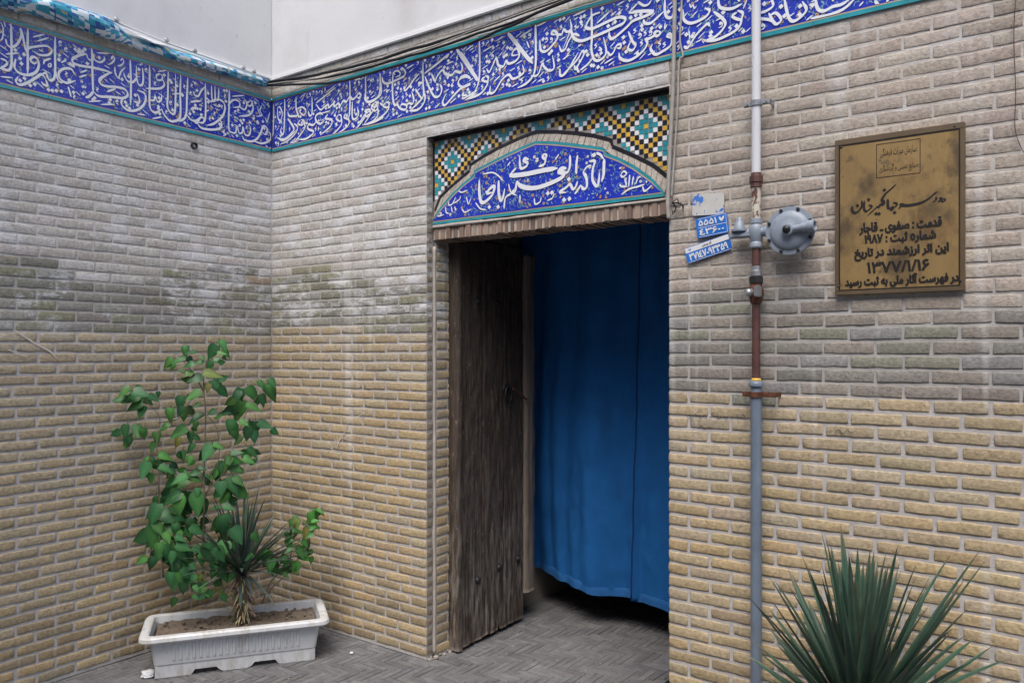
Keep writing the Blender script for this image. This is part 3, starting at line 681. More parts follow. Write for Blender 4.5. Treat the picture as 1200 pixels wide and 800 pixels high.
wf = thing('brick_wall', 'entrance wall of pale and yellow bricks with the doorway in it', 'wall', (1.9, 0, 0))
bf = Brickwork(2)
st_pier = style_of(lambda u: 1.655 + .02 * math.sin(u * 4), .30, PALE, BAND, .0, .01)
st_right = style_of(lambda u: 1.372 + .012 * math.sin(u * 6), .36, BEIGE, GREYB, .0, .015)
FO, FN = Vector((0, 0, 0)), -Y
bf.field(FO, X, FN, .006, DX0 - .003, .012, FZ0 - .002, st_pier, 0)
bfr = Brickwork(3)
bfr.field(FO, X, FN, DX1, 4.5, .012, FZ0 - .002, st_right, 0)
bf.field(FO, X, FN, DX0 - .003, DX1, FZ0 - .002 - 2 * PITCH, FZ0 - .002, st_pier, 1)
# returns of the doorway: the thin step, the jamb behind it and the right-hand jamb
st_j = style_of(1.72, .3, [(.33, .28, .20), (.36, .30, .21), (.30, .25, .18)], [(.31, .26, .17), (.34, .28, .18)], .0, 0)
bf.field((DX0 - .003, 0, 0), Y, X, .002, .042, .012, FZ0 - .1, lambda u, z: dict(col=jitter(cr.choice([(.27, .23, .17), (.30, .25, .19)])), gap=.01, gapz=.014, rc=.003, proud=.0005))
bf.field((DX0 + .010, .045, 0), Y, X, .012, .165, .012, 2.092, st_j, 0)
bfr.field((DX1, .20, 0), -Y, -X, .0, .197, .012, 2.62, st_right, 0)
bf.build('brickwork', wf)
bfr.build('brickwork', wf, 'brick_r')
AV, AF, AC = [], [], []
def addsheet(t):
    k = len(AV)
    AV.extend(t[0]); AF.extend([tuple(i + k for i in f) for f in t[1]]); AC.extend(t[2])
addsheet(mortar_sheet('m', FO, X, FN, 0, DX0 - .003, 0, FZ0, 1.655, LOWM, HIM, wf))
addsheet(mortar_sheet('m', FO, X, FN, DX1 + .003, 4.5, 0, FZ0, 1.372, LOWM, HIM2, wf, .36, (.40, .385, .37)))
addsheet(mortar_sheet('m', FO, X, FN, DX0 - .003, DX1 + .003, FZ0 - .004 - 2 * PITCH, FZ0, 0, LOWM, HIM, wf))
addsheet(mortar_sheet('m', (DX0 - .003, 0, 0), Y, X, 0, .046, 0, FZ0 - .1, 1.7, (.36, .33, .30), (.34, .31, .28), wf))
addsheet(mortar_sheet('m', (DX0 + .010, .045, 0), Y, X, 0, .168, 0, 2.1, 1.7, LOWM, LOWM, wf))
addsheet(mortar_sheet('m', (DX1 + .003, .2, 0), -Y, -X, 0, .2, 0, 2.62, 1.37, LOWM, HIM2, wf))
obj_from('mortar', AV, AF, M['mortar'], wf, True, AC)
k_ = MB()
k_.box((-.29, .014, -.02), (DX0 - .018, .21, FZ1))
k_.box((DX1 + .018, .014, -.02), (4.5, .21, FZ1))
k_.box((DX0 - .0165, .075, 2.11), (DX1 + .0165, .209, FZ1 - .001))
k_.box((DX0 - .0165, .014, 2.625), (DX1 + .0165, .0745, FZ1 - .001))
k_.box((DX0 - .0165, .050, -.019), (DX0 - .004, .208, 2.108))
k_.build('wall_core', M['cement'], wf)
k_ = MB()
k_.box((.002, -.001, FZ1 + .001), (4.5, .21, PZ + .06))
k_.build('upper_band', M['band_mortar'], wf)
bb = Brickwork(7)
bb.field(FO, X, FN, 0.006, 4.5, FZ1 + .004, FZ1 + .004 + 2 * PITCH, lambda u, z: dict(col=jitter((.52, .48, .43)), gap=.004, gapz=.006, rc=.003, proud=.003), 0)
bb.build('upper_bricks', wf)
# cement fillet that runs up the step of the left jamb
k_ = MB()
pts, rr = [], []
for i in range(90):
    z = .02 + 2.05 * i / 89
    pts.append((DX0 + .006 + fbm(z * 6, 1, 2) * .003, .047 + fbm(z * 5, 4, 2) * .003, z))
    rr.append(.009 + fbm(z * 9, 7, 1) * .0025)
k_.tube(pts, rr, 8)
k_.build('corner_fillet', M['bead'], wf, True)
# broken mortar at the foot of the jamb
k_ = MB()
for i in range(26):
    bm = bmesh.new()
    bmesh.ops.create_icosphere(bm, subdivisions=1, radius=rnd.uniform(.004, .014))
    o_ = Vector((DX0 + rnd.uniform(-.01, .03), rnd.uniform(.0, .17), rnd.uniform(0, .012)))
    for v in bm.verts: v.co = o_ + v.co * rnd.uniform(.7, 1.2)
    k_.bm(bm)
tag(k_.build('mortar_crumbs', M['cement'], wf), kind='stuff')

# white plaster storey above: two faces meeting over the corner
def plaster(name, label, x0, x1, y0, y1, loc):
    t = thing(name, label, 'wall', loc)
    k = MB()
    k.box((x0, y0, PZ), (x1, y1, 5.2), bev=.004)
    k.build('plaster_face', M['plaster'], t)
    return t
pf = plaster('plaster_wall', 'white plaster upper wall over the doorway frieze and the black cables', .009, 4.5, -.008, .2, (2, 0, PZ))
pl_ = plaster('plaster_wall', 'white plaster upper wall above the rolled printed banner', -.3, .008, -2.75, .2, (0, -1.3, PZ))
k_ = MB(); k_.box((.021, -.020, PZ - .010), (4.5, -.004, PZ + .018), bev=.004); k_.build('plaster_lip', M['lip'], pf)
k_ = MB(); k_.box((.004, -2.75, PZ - .010), (.020, -.0, PZ + .018), bev=.004); k_.build('plaster_lip', M['lip'], pl_)

# unseen wall added behind the camera to shade the foot of both walls
ow = thing('added_shade_wall', 'tall plain rendered wall added behind the viewer to shade the wall bottoms', 'wall', (2.5, -5.6, 0))
k_ = MB()
k_.box((-6, -5.9, -.02), (14, -5.6, 5.4)); k_.build('rendered_face', M['inner_wall'], ow)
k_ = MB()
k_.box((-6, -5.95, 5.4), (14, -5.52, 5.5), bev=.01); k_.build('coping', M['cement'], ow)

# ------------------------------------------------------------------ calligraphy ribbons
def catmull(P, n=5):
    if len(P) < 3:
        a, b = P[0], P[-1]
        return [a.lerp(b, t / 4) for t in range(5)]
    out = []
    for i in range(len(P) - 1):
        p0 = P[i - 1] if i else P[0] * 2 - P[1]
        p1, p2 = P[i], P[i + 1]
        p3 = P[i + 2] if i + 2 < len(P) else P[-1] * 2 - P[-2]
        for k in range(n):
            t = k / n
            out.append(.5 * ((2 * p1) + (p2 - p0) * t + (2 * p0 - 5 * p1 + 4 * p2 - p3) * t * t + (3 * p1 - p0 - 3 * p2 + p3) * t ** 3))
    out.append(P[-1])
    return out

def ribbons(lines, unit, base=.55, nib=55, d0=.0012, clip=None):
    """reed-pen strokes: (u, z, lift) vertices and faces"""
    V, F = [], []
    lift = d0
    for ln in lines:
        t = ln.split()
        P = [Vector((float(a) / 1000, float(b) / 1000)) for a, b in (q.split(',') for q in t[1:])]
        lift = d0 + (lift - d0 + .00011) % .0022
        if t[0] == 'D':
            s = unit * .78
            k = len(V)
            for a in (80, 170, 260, 350):
                V.append((P[0].x + s * math.cos(R(a)), P[0].y + s * math.sin(R(a)), lift))
            F.append((k, k + 1, k + 2, k + 3))
            continue
        w = float(t[0]) * unit
        Q = catmull(P)
        Q = [q for i, q in enumerate(Q) if i == 0 or (q - Q[i - 1]).length > 1e-5]
        n = len(Q)
        k = len(V)
        for i, q in enumerate(Q):
            d = (Q[min(i + 1, n - 1)] - Q[max(i - 1, 0)]).normalized()
            nn = Vector((-d.y, d.x))
            ang = math.atan2(d.y, d.x)
            hw = .5 * w * (base + (1 - base) * abs(math.sin(ang - R(nib))))
            s = i / (n - 1)
            hw *= min(1, .45 + s * 7) * min(1, .3 + (1 - s) * 5)
            li = lift + i * .0000035
            a, b = q + nn * hw, q - nn * hw
            V += [(a.x, a.y, li), (b.x, b.y, li)]
        for i in range(n - 1):
            F.append((k + 2 * i, k + 2 * i + 1, k + 2 * i + 3, k + 2 * i + 2))
    return V, F

def scrollwork(u0, u1, z0, z1, seed, inside=None, dens=1.0):
    """little leaves, flowers and spiral stems painted between the letters; returns V,F,material index"""
    r = random.Random(seed)
    V, F, Mi = [], [], []
    area = (u1 - u0) * (z1 - z0)
    ok = inside or (lambda u, z: z0 + .004 < z < z1 - .004)
    def lift(): return r.uniform(.00015, .0009)
    def leaf(u, z, a, L, W, mi):
        li = lift()
        k = len(V)
        for s, w in ((-.5, 0), (-.1, .5), (.5, 0), (-.1, -.5)):
            x, y = s * L, w * W
            V.append((u + x * math.cos(a) - y * math.sin(a), z + x * math.sin(a) + y * math.cos(a), li))
        F.append((k, k + 1, k + 2, k + 3)); Mi.append(mi)
    for i in range(int(area * 2300 * dens)):
        u, z = r.uniform(u0, u1), r.uniform(z0, z1)
        if not ok(u, z): continue
        L = r.uniform(.008, .021)
        leaf(u, z, r.uniform(0, 6.28), L, L * r.uniform(.25, .45), r.choices([0, 1, 2], [6, 5, 1.1])[0])
    for i in range(int(area * 420 * dens)):       # curling stems
        u, z = r.uniform(u0, u1), r.uniform(z0, z1)
        rad, a0, tw = r.uniform(.01, .032), r.uniform(0, 6.28), r.choice((-1, 1)) * r.uniform(2.4, 4.5)
        li = lift(); k = len(V); n = 12; cnt = 0
        pts = []
        for j in range(n + 1):
            a = a0 + tw * j / n
            q = rad * (1 - .6 * j / n)
            pu, pz = u + q * math.cos(a), z + q * math.sin(a)
            if not ok(pu, pz): break
            pts.append((pu, pz, a, q))
        if len(pts) < 4: continue
        for pu, pz, a, q in pts:
            for s in (-.0011, .0011):
                V.append((pu + s * math.cos(a), pz + s * math.sin(a), li))
        for j in range(len(pts) - 1):
            F.append((k + 2 * j, k + 2 * j + 1, k + 2 * j + 3, k + 2 * j + 2)); Mi.append(r.choice((0, 1)) if j == 0 else Mi[-1])
    for i in range(int(area * 300 * dens)):       # flowers
        u, z = r.uniform(u0, u1), r.uniform(z0, z1)
        if not ok(u, z): continue
        rad = r.uniform(.0055, .0095)
        li = .00095 + r.uniform(0, .0002)
        mi = r.choices([2, 3, 4], [5, 2.4, 2.2])[0]
        k = len(V)
        n = 10
        for j in range(n):
            a = j / n * 6.283
            q = rad * (1 if j % 2 else .62)
            V.append((u + q * math.cos(a), z + q * math.sin(a), li))
        F.append(tuple(range(k, k + n))); Mi.append(mi)
        k = len(V)
        for j in range(6):
            a = j / 6 * 6.283
            V.append((u + rad * .38 * math.cos(a), z + rad * .38 * math.sin(a), li + .00016))
        F.append(tuple(range(k, k + 6))); Mi.append({2: 3, 3: 2, 4: 2}[mi])
    return V, F, Mi
M['flower_glaze'] = material('flower_glaze', (.52, .36, .14), .3, var=.2)
M['rose_glaze'] = material('rose_glaze', (.34, .14, .13), .3, var=.2)
FLORA = [M['leaf_glaze'], M['pale_glaze'], M['flower_glaze'], M['rose_glaze'], M['white_glaze']]

def on_plane(V, O, U, N):
    O, U, N = Vector(O), Vector(U), Vector(N)
    return [O + U * v[0] + Vector((0, 0, v[1])) + N * v[2] for v in V]

def carry_on(lines, lo, hi, shift, end):
    """the band goes on beyond the edge of the picture: more lettering of the same hand"""
    out = list(lines)
    for ln in lines:
        t = ln.split()
        P = [tuple(float(v) for v in q.split(',')) for q in t[1:]]
        if all(lo < a < hi and a + shift < end for a, b in P):
            out.append(t[0] + ' ' + ' '.join('%.0f,%.0f' % (a + shift, b) for a, b in P))
    return out
def frieze(label, O, U, N, u0, u1, lines, unit, seed, joints):
    t = thing('tile_frieze', label, 'tile frieze', O)
    base = .005
    zb0, zb1 = FZ0 + .019, FZ1 - .018
    def slab(name, a, b, lo, hi, d, mat, back=-.012):
        k = MB()
        vs = on_plane([(a, lo, d), (b, lo, d), (b, hi, d), (a, hi, d), (a, lo, back), (b, lo, back), (b, hi, back), (a, hi, back)], O, U, N)
        k.add(vs, [(0, 1, 2, 3), (0, 4, 5, 1), (3, 2, 6, 7), (0, 3, 7, 4), (1, 5, 6, 2)])
        return k.build(name, mat, t)
    # tiles of the field, each a hair out of plane with its neighbours
    k = MB(); kbs = [MB(), MB()]
    r = random.Random(seed)
    e = u0
    while e < u1 - .01:
        e2 = min(u1, e + joints)
        d = base + r.uniform(-.0005, .0005)
        k.add(on_plane([(e + .0011, zb0 + .0045, d), (e2 - .0011, zb0 + .0045, d), (e2 - .0011, zb1 - .0045, d), (e + .0011, zb1 - .0045, d)], O, U, N), [(0, 1, 2, 3)])
        for kb, lo, hi in ((kbs[0], FZ0 + .002, zb0 - .0015), (kbs[1], zb1 + .0015, FZ1 - .002)):
            d2 = base + .003 + r.uniform(-.0008, .0008)
            kb.add(on_plane([(e + .001, lo, d2), (e2 - .001, lo, d2), (e2 - .001, hi, d2), (e + .001, hi, d2),
                             (e + .001, lo, -.01), (e2 - .001, lo, -.01), (e2 - .001, hi, -.01), (e + .001, hi, -.01)], O, U, N),
                   [(0, 1, 2, 3), (0, 4, 5, 1), (3, 2, 6, 7), (0, 3, 7, 4), (1, 5, 6, 2)])
        e = e2
    k.build('blue_tiles', M['cobalt'], t)
    for kb in kbs: kb.build('turquoise_border', M['turquoise'], t)
    slab('grout_bed', u0, u1, FZ0 + .0005, FZ1 - .0005, base - .0018, M['grout'])
    for lo, hi in ((zb0 - .001, zb0 + .004), (zb1 - .004, zb1 + .001)):
        kk = MB()
        kk.add(on_plane([(u0, lo, base + .0012), (u1, lo, base + .0012), (u1, hi, base + .0012), (u0, hi, base + .0012)], O, U, N), [(0, 1, 2, 3)])
        kk.build('ochre_line', M['ochre'], t)
    V, F, Mi = scrollwork(u0 + .01, u1 - .01, zb0 + .008, zb1 - .008, seed)
    obj_from('floral_pattern', on_plane([(a, b, c + base + .0006) for a, b, c in V], O, U, N), F, FLORA, t, False, None, Mi)
    # vowel marks and little letters fill the gaps between the large strokes
    base_pts = []
    for ln in lines:
        t_ = ln.split()
        P_ = [Vector((float(a) / 1000, float(b) / 1000)) for a, b in (q.split(',') for q in t_[1:])]
        base_pts += catmull(P_, 8) if len(P_) > 1 else P_
    grid = {}
    for p in base_pts: grid.setdefault((int(p.x / .03), int(p.y / .03)), []).append(p)
    def free(p, d):
        i, j = int(p.x / .03), int(p.y / .03)
        return all((q - p).length > d for a in (-1, 0, 1) for b in (-1, 0, 1) for q in grid.get((i + a, j + b), ()))
    umax = max(p.x for p in base_pts) + .05
    marks = []
    r = random.Random(seed + 50)
    for _ in range(int((umax - u0) * 900)):
        c_ = Vector((r.uniform(u0 + .02, umax), r.uniform(zb0 + .014, zb1 - .014)))
        kind = r.choice('ttthhdw')
        if kind == 't':
            a = R(r.uniform(12, 40)); h_ = r.uniform(.010, .019)
            P_ = [c_ - Vector((math.cos(a), math.sin(a))) * h_, c_ + Vector((math.cos(a), math.sin(a))) * h_]
        elif kind == 'h': P_ = [c_ + Vector(q) for q in ((.004, .012), (-.006, .006), (.004, .0), (-.008, -.010))]
        elif kind == 'w': P_ = [c_ + Vector(q) for q in ((.004, .004), (-.004, .007), (-.004, -.001), (.005, .002), (.003, -.009), (-.010, -.013))]
        else: P_ = [c_]
        if any(not (zb0 + .008 < p.y < zb1 - .008) for p in P_): continue
        if not all(free(p, .0105) for p in P_): continue
        for p in (catmull(P_, 3) if len(P_) > 1 else P_): grid.setdefault((int(p.x / .03), int(p.y / .03)), []).append(p)
        marks.append(('D' if kind == 'd' else '.46') + ' ' + ' '.join('%.1f,%.1f' % (p.x * 1000, p.y * 1000) for p in P_))
    V, F = ribbons(list(lines) + marks, unit)
    # keep the strokes on the tile field
    V = [(min(max(a, u0 + .003), u1), min(max(b, zb0 + .005), zb1 - .005), c + base + .0013) for a, b, c in V]
    obj_from('inscription', on_plane(V, O, U, N), F, M['white_glaze'], t)
    return t
frieze('blue tile band with white calligraphy high on the side wall below the rolled banner', (0, 0, 0), -Y, X, .010, 2.75,
       carry_on([' '.join([l.split()[0]] + ['%d,%s' % (-int(q.split(',')[0]), q.split(',')[1]) for q in l.split()[1:]]) for l in TRACE['L']], 90, 1390, 1400, 2730), .0126, 4, .31)
frieze('long blue tile band with white calligraphy above the doorway, crossed by pipe and cables', (0, 0, 0), X, -Y, .012, 4.5, carry_on(TRACE['F'], 70, 1250, 3350, 4480), .0126, 5, .31)

# ------------------------------------------------------------------ tympanum over the door
ty = thing('door_tympanum', 'arched blue inscription panel in a mosaic of small tiles over the doorway', 'tile panel', (1.87, .05, 2.18))
PX0, PX1, PZ0, PZ1 = 1.236, 2.540, 2.178, 2.618
PY = .05
OUT = [(1197, 2255), (1278, 2324), (1365, 2375), (1468, 2429), (1472, 2456), (1560, 2490), (1653, 2516), (1756, 2539), (1866, 2556)]
INN = [(1226, 2192), (1278, 2258), (1365, 2325), (1436, 2368), (1500, 2397), (1503, 2420), (1600, 2446), (1692, 2470), (1781, 2490), (1866, 2505)]
def mirror(P):
    P = [(a / 1000, b / 1000) for a, b in P]
    return P + [(2 * 1.866 - a, b) for a, b in P[:-1][::-1]]
OUTP, INNP = mirror(OUT), mirror(INN)
def height_at(P, u):
    best = None
    for (a, b), (c, d) in zip(P, P[1:]):
        if a <= u <= c and c > a: return b + (d - b) * (u - a) / (c - a)
    return P[0][1] if u < P[0][0] else P[-1][1]
PO, PU, PN = Vector((0, PY, 0)), X, -Y
k_ = MB()
k_.box((PX0 - .003, PY + .0005, PZ0 - .0), (PX1 + .005, PY + .022, PZ1 + .004))
k_.build('grout_bed', M['grout'], ty)
tile = (PX1 - PX0 - .012) / 61
V, F, Mi = [], [], []
r = random.Random(9)
def mosaic_kind(i, j):
    best = 99
    for a in range(-1, 8):
        for b in range(-6, 2):
            for (ci, cj) in ((10 * a, 10 * b), (10 * a + 5, 10 * b + 5)):
                best = min(best, abs(i - ci) + abs(j - cj))
    return {0: 2, 1: 1, 2: 1, 3: 0, 4: 3, 5: 2}[best]
tz = .0207
for i in range(61):
    for j in range(0, -19, -1):
        u = PX0 + .008 + (i + .5) * tile
        z = PZ1 - .022 + (j - .5) * tz
        if z < height_at(OUTP, u) + .006: continue
        if z < height_at(OUTP, u + tile * .5) - .006 or z < height_at(OUTP, u - tile * .5) - .006: continue
        gk = .0011
        d = .0014 + r.uniform(-.0003, .0003)
        ju, jz = r.uniform(-.0006, .0006), r.uniform(-.0006, .0006)
        hu, hz = tile / 2 - gk, tz / 2 - gk
        mk = mosaic_kind(i, j)
        k = len(V)
        c_ = .25 if mk == 3 else .12
        ring = [(-1 + c_, -1), (1 - c_, -1), (1, -1 + c_), (1, 1 - c_), (1 - c_, 1), (-1 + c_, 1), (-1, 1 - c_), (-1, -1 + c_)]
        tu, tv = r.uniform(-.03, .03), r.uniform(-.03, .03)
        for a, b in ring: V.append((u + ju + a * hu, z + jz + b * hz, d + a * hu * tu + b * hz * tv))
        F.append(tuple(range(k, k + 8))); Mi.append(mk)
obj_from('mosaic', on_plane(V, PO, PU, PN), F, [M['white_glaze'], M['turquoise'], M['yellow_glaze'], M['black_glaze']], ty, False, None, Mi)

def band(P, w0, w1, seg, d, jit=0, gap=.0025, vary=0, back=-.002):
    """tiles laid along a profile, between offsets w0 and w1 (measured downwards/inwards)"""
    k = MB()
    Q = [Vector((a, b)) for a, b in P]
    r2 = random.Random(len(P) + int(w1 * 1e4))
    for a, b in zip(Q, Q[1:]):
        L = (b - a).length
        if L < .004: continue
        t = (b - a) / L
        n = Vector((t.y, -t.x))
        m = max(1, int(round(L / seg)))
        for i in range(m):
            s0, s1 = L * i / m + gap / 2, L * (i + 1) / m - gap / 2
            dd = d + r2.uniform(-jit, jit)
            q = [a + t * s0 + n * w1, a + t * s1 + n * w1, a + t * s1 + n * w0, a + t * s0 + n * w0]
            vs = [(p.x, p.y, dd) for p in q] + [(p.x, p.y, back) for p in q]
            q_ = r2.uniform(.85, 1.12)
            col = tuple(c * q_ for c in (.42, .38, .33))
            k.add(on_plane(vs, PO, PU, PN), [(0, 1, 2, 3), (0, 4, 5, 1), (3, 2, 6, 7), (0, 3, 7, 4), (1, 5, 6, 2)], col)
    return k
OUTC = [(max(a, PX0 + .004), b) if a < 1.3 else (min(a, PX1 - .004), b) for a, b in OUTP]
band(OUTC, 0, .017, .055, .004, .0006).build('black_edging', M['black_glaze'], ty)
k_ = MB()
e = PX0 + .004
while e < PX1 - .01:
    e2 = min(PX1 - .002, e + .062)
    k_.box((e + .0012, PY - .004, PZ1 - .020), (e2 - .0012, PY, PZ1 - .001))
    e = e2
zz = height_at(OUTP, PX0 + .01) + .004
while zz < PZ1 - .05:
    k_.box((PX0 - .001, PY - .0038, zz + .001), (PX0 + .006, PY, zz + .056))
    zz += .058
k_.build('black_border', M['black_glaze'], ty)
# pale brick arch ring between the two profiles
k_ = MB()
NS = 46
def resample(P, n):
    Q = [Vector(p) for p in P]
    ls = [0]
    for a, b in zip(Q, Q[1:]): ls.append(ls[-1] + (b - a).length)
    out = []
    for i in range(n + 1):
        s = ls[-1] * i / n
        for q in range(len(Q) - 1):
            if s <= ls[q + 1] + 1e-9:
                out.append(Q[q].lerp(Q[q + 1], (s - ls[q]) / max(1e-9, ls[q + 1] - ls[q]))); break
    return out
def offset_poly(P, w):
    Q = [Vector(p) for p in P]
    out = []
    for i, q in enumerate(Q):
        t = (Q[min(i + 1, len(Q) - 1)] - Q[max(i - 1, 0)]).normalized()
        out.append(q + Vector((t.y, -t.x)) * w)
    return out
r2 = random.Random(5)
def ring_seg(Pa, Pb, n, d, mat_col, gap=.0015, rj=.0012):
    k = MB()
    A, B = resample(Pa, n), resample(Pb, n)
    for i in range(n):
        a0, a1, b0, b1 = A[i], A[i + 1], B[i], B[i + 1]
        g0 = gap / max(.004, (a1 - a0).length)
        q = [b0.lerp(b1, g0), b1.lerp(b0, g0), a1.lerp(a0, g0), a0.lerp(a1, g0)]
        dd = d + r2.uniform(-rj, rj)
        vs = [(p.x, p.y, dd) for p in q] + [(p.x, p.y, -.001) for p in q]
        k.add(on_plane(vs, PO, PU, PN), [(0, 1, 2, 3), (0, 4, 5, 1), (3, 2, 6, 7), (0, 3, 7, 4), (1, 5, 6, 2)], (lambda q_: tuple(c * q_ for c in mat_col))(r2.uniform(.88, 1.1)))
    return k
mid = len(OUT) - 1
outb = [(p.x, p.y) for p in offset_poly(OUTC, .0185)]
inb = [(p.x, p.y) for p in offset_poly(INNP, -.001)]
ring_seg(outb, inb, NS, .007, (.52, .47, .41)).build('arch_bricks', M['brick'], ty, False, True)
# lunette: turquoise rim, ochre line, cobalt field
i1 = [tuple(p) for p in offset_poly(INNP, .012)]
i2 = [tuple(p) for p in offset_poly(INNP, .0175)]
ZB = 2.180
def fan(P, zb, d, name, mat):
    A = resample(P, 90)
    k = MB()
    vs, fs = [], []
    for p in A: vs += [(p.x, max(p.y, zb + .0005), d), (p.x, zb, d)]
    for i in range(90): fs.append((2 * i, 2 * i + 1, 2 * i + 3, 2 * i + 2))
    k.add(on_plane(vs, PO, PU, PN), fs)
    return k.build(name, mat, ty)
def clampz(P, zb): return [(min(max(a, PX0), PX1), max(b, zb)) for a, b in P]
fan(clampz(INNP, ZB), ZB, .0085, 'turquoise_rim', M['turquoise'])
fan(clampz(i1, ZB + .013), ZB + .013, .0092, 'ochre_line', M['ochre'])
fan(clampz(i2, ZB + .018), ZB + .018, .0098, 'blue_field', M['cobalt'])
FZB = ZB + .018
def in_lun(u, z): return FZB + .006 < z < height_at(i2, u) - .007 and i2[0][0] + .02 < u < i2[-1][0] - .02
V, F, Mi = scrollwork(i2[0][0] + .01, i2[-1][0] - .01, FZB, 2.48, 31, in_lun, 1.15)
obj_from('floral_pattern', on_plane([(a, b, c + .0102) for a, b, c in V], PO, PU, PN), F, FLORA, ty, False, None, Mi)
V, F = ribbons(TRACE['T'], .0145)
V = [(a, min(max(b, FZB + .004), height_at(i2, a) - .003), c + .0108) for a, b, c in V]
obj_from('inscription', on_plane(V, PO, PU, PN), F, M['white_glaze'], ty)

# lintel of upright brick ends under the panel
ln = thing('brick_lintel', 'row of upright red-brown brick ends over the door opening', 'lintel', (1.89, .05, 2.1))
k_ = MB()
r = random.Random(12)
x = DX0 + .008
while x < DX1 - .012:
    w = r.uniform(.034, .043)
    xe = min(DX1 - .001, x + w)
    a = len(k_.v)
    bm = bmesh.new()
    bmesh.ops.create_cube(bm, size=1)
    y0, y1, z0, z1 = .036 + r.uniform(-.003, .003), .17, 2.098 + r.uniform(-.004, .003), 2.164 + r.uniform(-.003, .002)
    for v in bm.verts: v.co = Vector(((x + xe) / 2 + v.co.x * (xe - x - .007), (y0 + y1) / 2 + v.co.y * (y1 - y0), (z0 + z1) / 2 + v.co.z * (z1 - z0)))
    bmesh.ops.bevel(bm, geom=bm.edges[:], offset=.0045, segments=2, affect='EDGES')
    for v in bm.verts: v.co += Vector([r.uniform(-.0012, .0012) for _ in range(3)])
    q_ = r.uniform(.72, 1.2)
    k_.bm(bm, tuple(c * q_ for c in r.choice([(.25, .165, .125), (.22, .15, .12), (.27, .19, .145), (.30, .225, .175)])))
    x = xe
k_.build('brick_ends', M['lintel_brick'], ln, False, True)
k_ = MB()
k_.box((DX0 + .006, .041, 2.103), (DX1, .173, 2.158))
k_.build('mortar', M['bead'], ln)
k_ = MB()      # rough ledge of mortar on the lintel
P1 = []
n = 60
vs, fs = [], []
for i in range(n + 1):
    u = DX0 + .006 + (DX1 - DX0 - .008) * i / n
    d = .030 + fbm(u * 9, 2, 1) * .005
    h = 2.171 + fbm(u * 6, 5, 1) * .003 + (.004 if u < 1.55 else 0)
    vs += [(u, d, 2.160), (u, d + .002, h), (u, .051, h + .004), (u, .051, 2.160)]
for i in range(n):
    for q in range(4): fs.append((i * 4 + q, i * 4 + (q + 1) % 4, i * 4 + 4 + (q + 1) % 4, i * 4 + 4 + q))
k_.add(vs, fs)
k_.build('mortar_ledge', M['bead'], ln, True)

# ------------------------------------------------------------------ vestibule behind the curtain
vs_ = thing('vestibule', 'dark passage behind the blue curtain and the wooden door', 'passage', (1.9, 1.3, 0))
k_ = MB()
k_.box((1.10, .211, -.02), (1.13, 2.6, 2.5)); k_.build('side_wall', M['inner_wall'], vs_)
k_ = MB()
k_.box((2.68, .211, -.02), (2.71, 2.6, 2.5)); k_.build('side_wall', M['inner_wall'], vs_)
k_ = MB()
k_.box((1.131, 2.55, -.02), (2.679, 2.6, 2.5)); k_.build('back_wall', M['inner_wall'], vs_)
k_ = MB()
k_.box((1.10, .212, 2.501), (2.71, 2.6, 2.55)); k_.build('ceiling', M['inner_wall'], vs_)
k_ = MB()
k_.box((1.10, 1.5, -.030), (2.71, 2.6, -.003)); k_.build('passage_floor', M['asphalt'], vs_)

# ------------------------------------------------------------------ old wooden door leaf, swung inwards
dr = thing('wooden_door', 'old weathered dark wooden door leaf standing open inside the doorway', 'door', (1.29, .165, 0))
def plank(name, x0, x1, y0, y1, z0f, z1f, mat, parent, ny=16, nz=90, rough=.004, seed=0, grooves=()):
    """a slab with a worn, uneven face and ragged foot"""
    V, F = [], []
    for side, xx in ((0, x1), (1, x0)):
        for j in range(nz + 1):
            for i in range(ny + 1):
                y = y0 + (y1 - y0) * i / ny
                lo, hi = z0f(y), z1f(y)
                z = lo + (hi - lo) * j / nz
                ed = 1 - min(1, min(i, ny - i) / 1.5)
                if side == 0:
                    d = fbm(y * 40 + seed, z * 3.2, 3) * rough * .7 + fbm(y * 11 + seed, z * 6, 6) * rough * 1.2 + fbm(y * 30, z * 22, seed) * rough * .5 - ed * .008
                    for g in grooves: d -= .007 * math.exp(-((y - g - fbm(z * 1.5, g * 9, 2) * .006) / .0035) ** 2)
                    yy = y + (fbm(z * 7, seed, i) * .006 if i in (0, ny) else 0)
                else: d, yy = 0, y
                V.append((xx + d, yy, z))
    st = (ny + 1) * (nz + 1)
    for j in range(nz):
        for i in range(ny):
            a = j * (ny + 1) + i
            F.append((a, a + 1, a + ny + 2, a + ny + 1))
            F.append((st + a, st + a + ny + 1, st + a + ny + 2, st + a + 1))
    for j in range(nz):
        for i in (0, ny):
            a = j * (ny + 1) + i
            F.append((a, a + ny + 1, st + a + ny + 1, st + a))
    for i in range(ny):
        for j in (0, nz):
            a = j * (ny + 1) + i
            F.append((a, a + 1, st + a + 1, st + a))
    o = obj_from(name, V, F, mat, parent, True)
    return o
foot = lambda y: .016 + max(0, fbm(y * 14, 3, 1)) * .02 + (.03 if .50 < y < .515 else 0) + (y - .165) * .02
dpan = plank('door_panel', 1.235, 1.300, .168, .742, foot, lambda y: 2.135, M['wood'], dr, 82, 120, .0040, 2, (.365, .555))
dpan2 = plank('meeting_strip', 1.245, 1.312, .746, .845, lambda y: .165, lambda y: 2.095, M['wood_pale'], dr, 8, 90, .003, 9)
stile = plank('hinge_stile', 1.228, 1.314, .150, .190, lambda y: .012, lambda y: 2.13, M['wood'], dr, 5, 90, .004, 21)
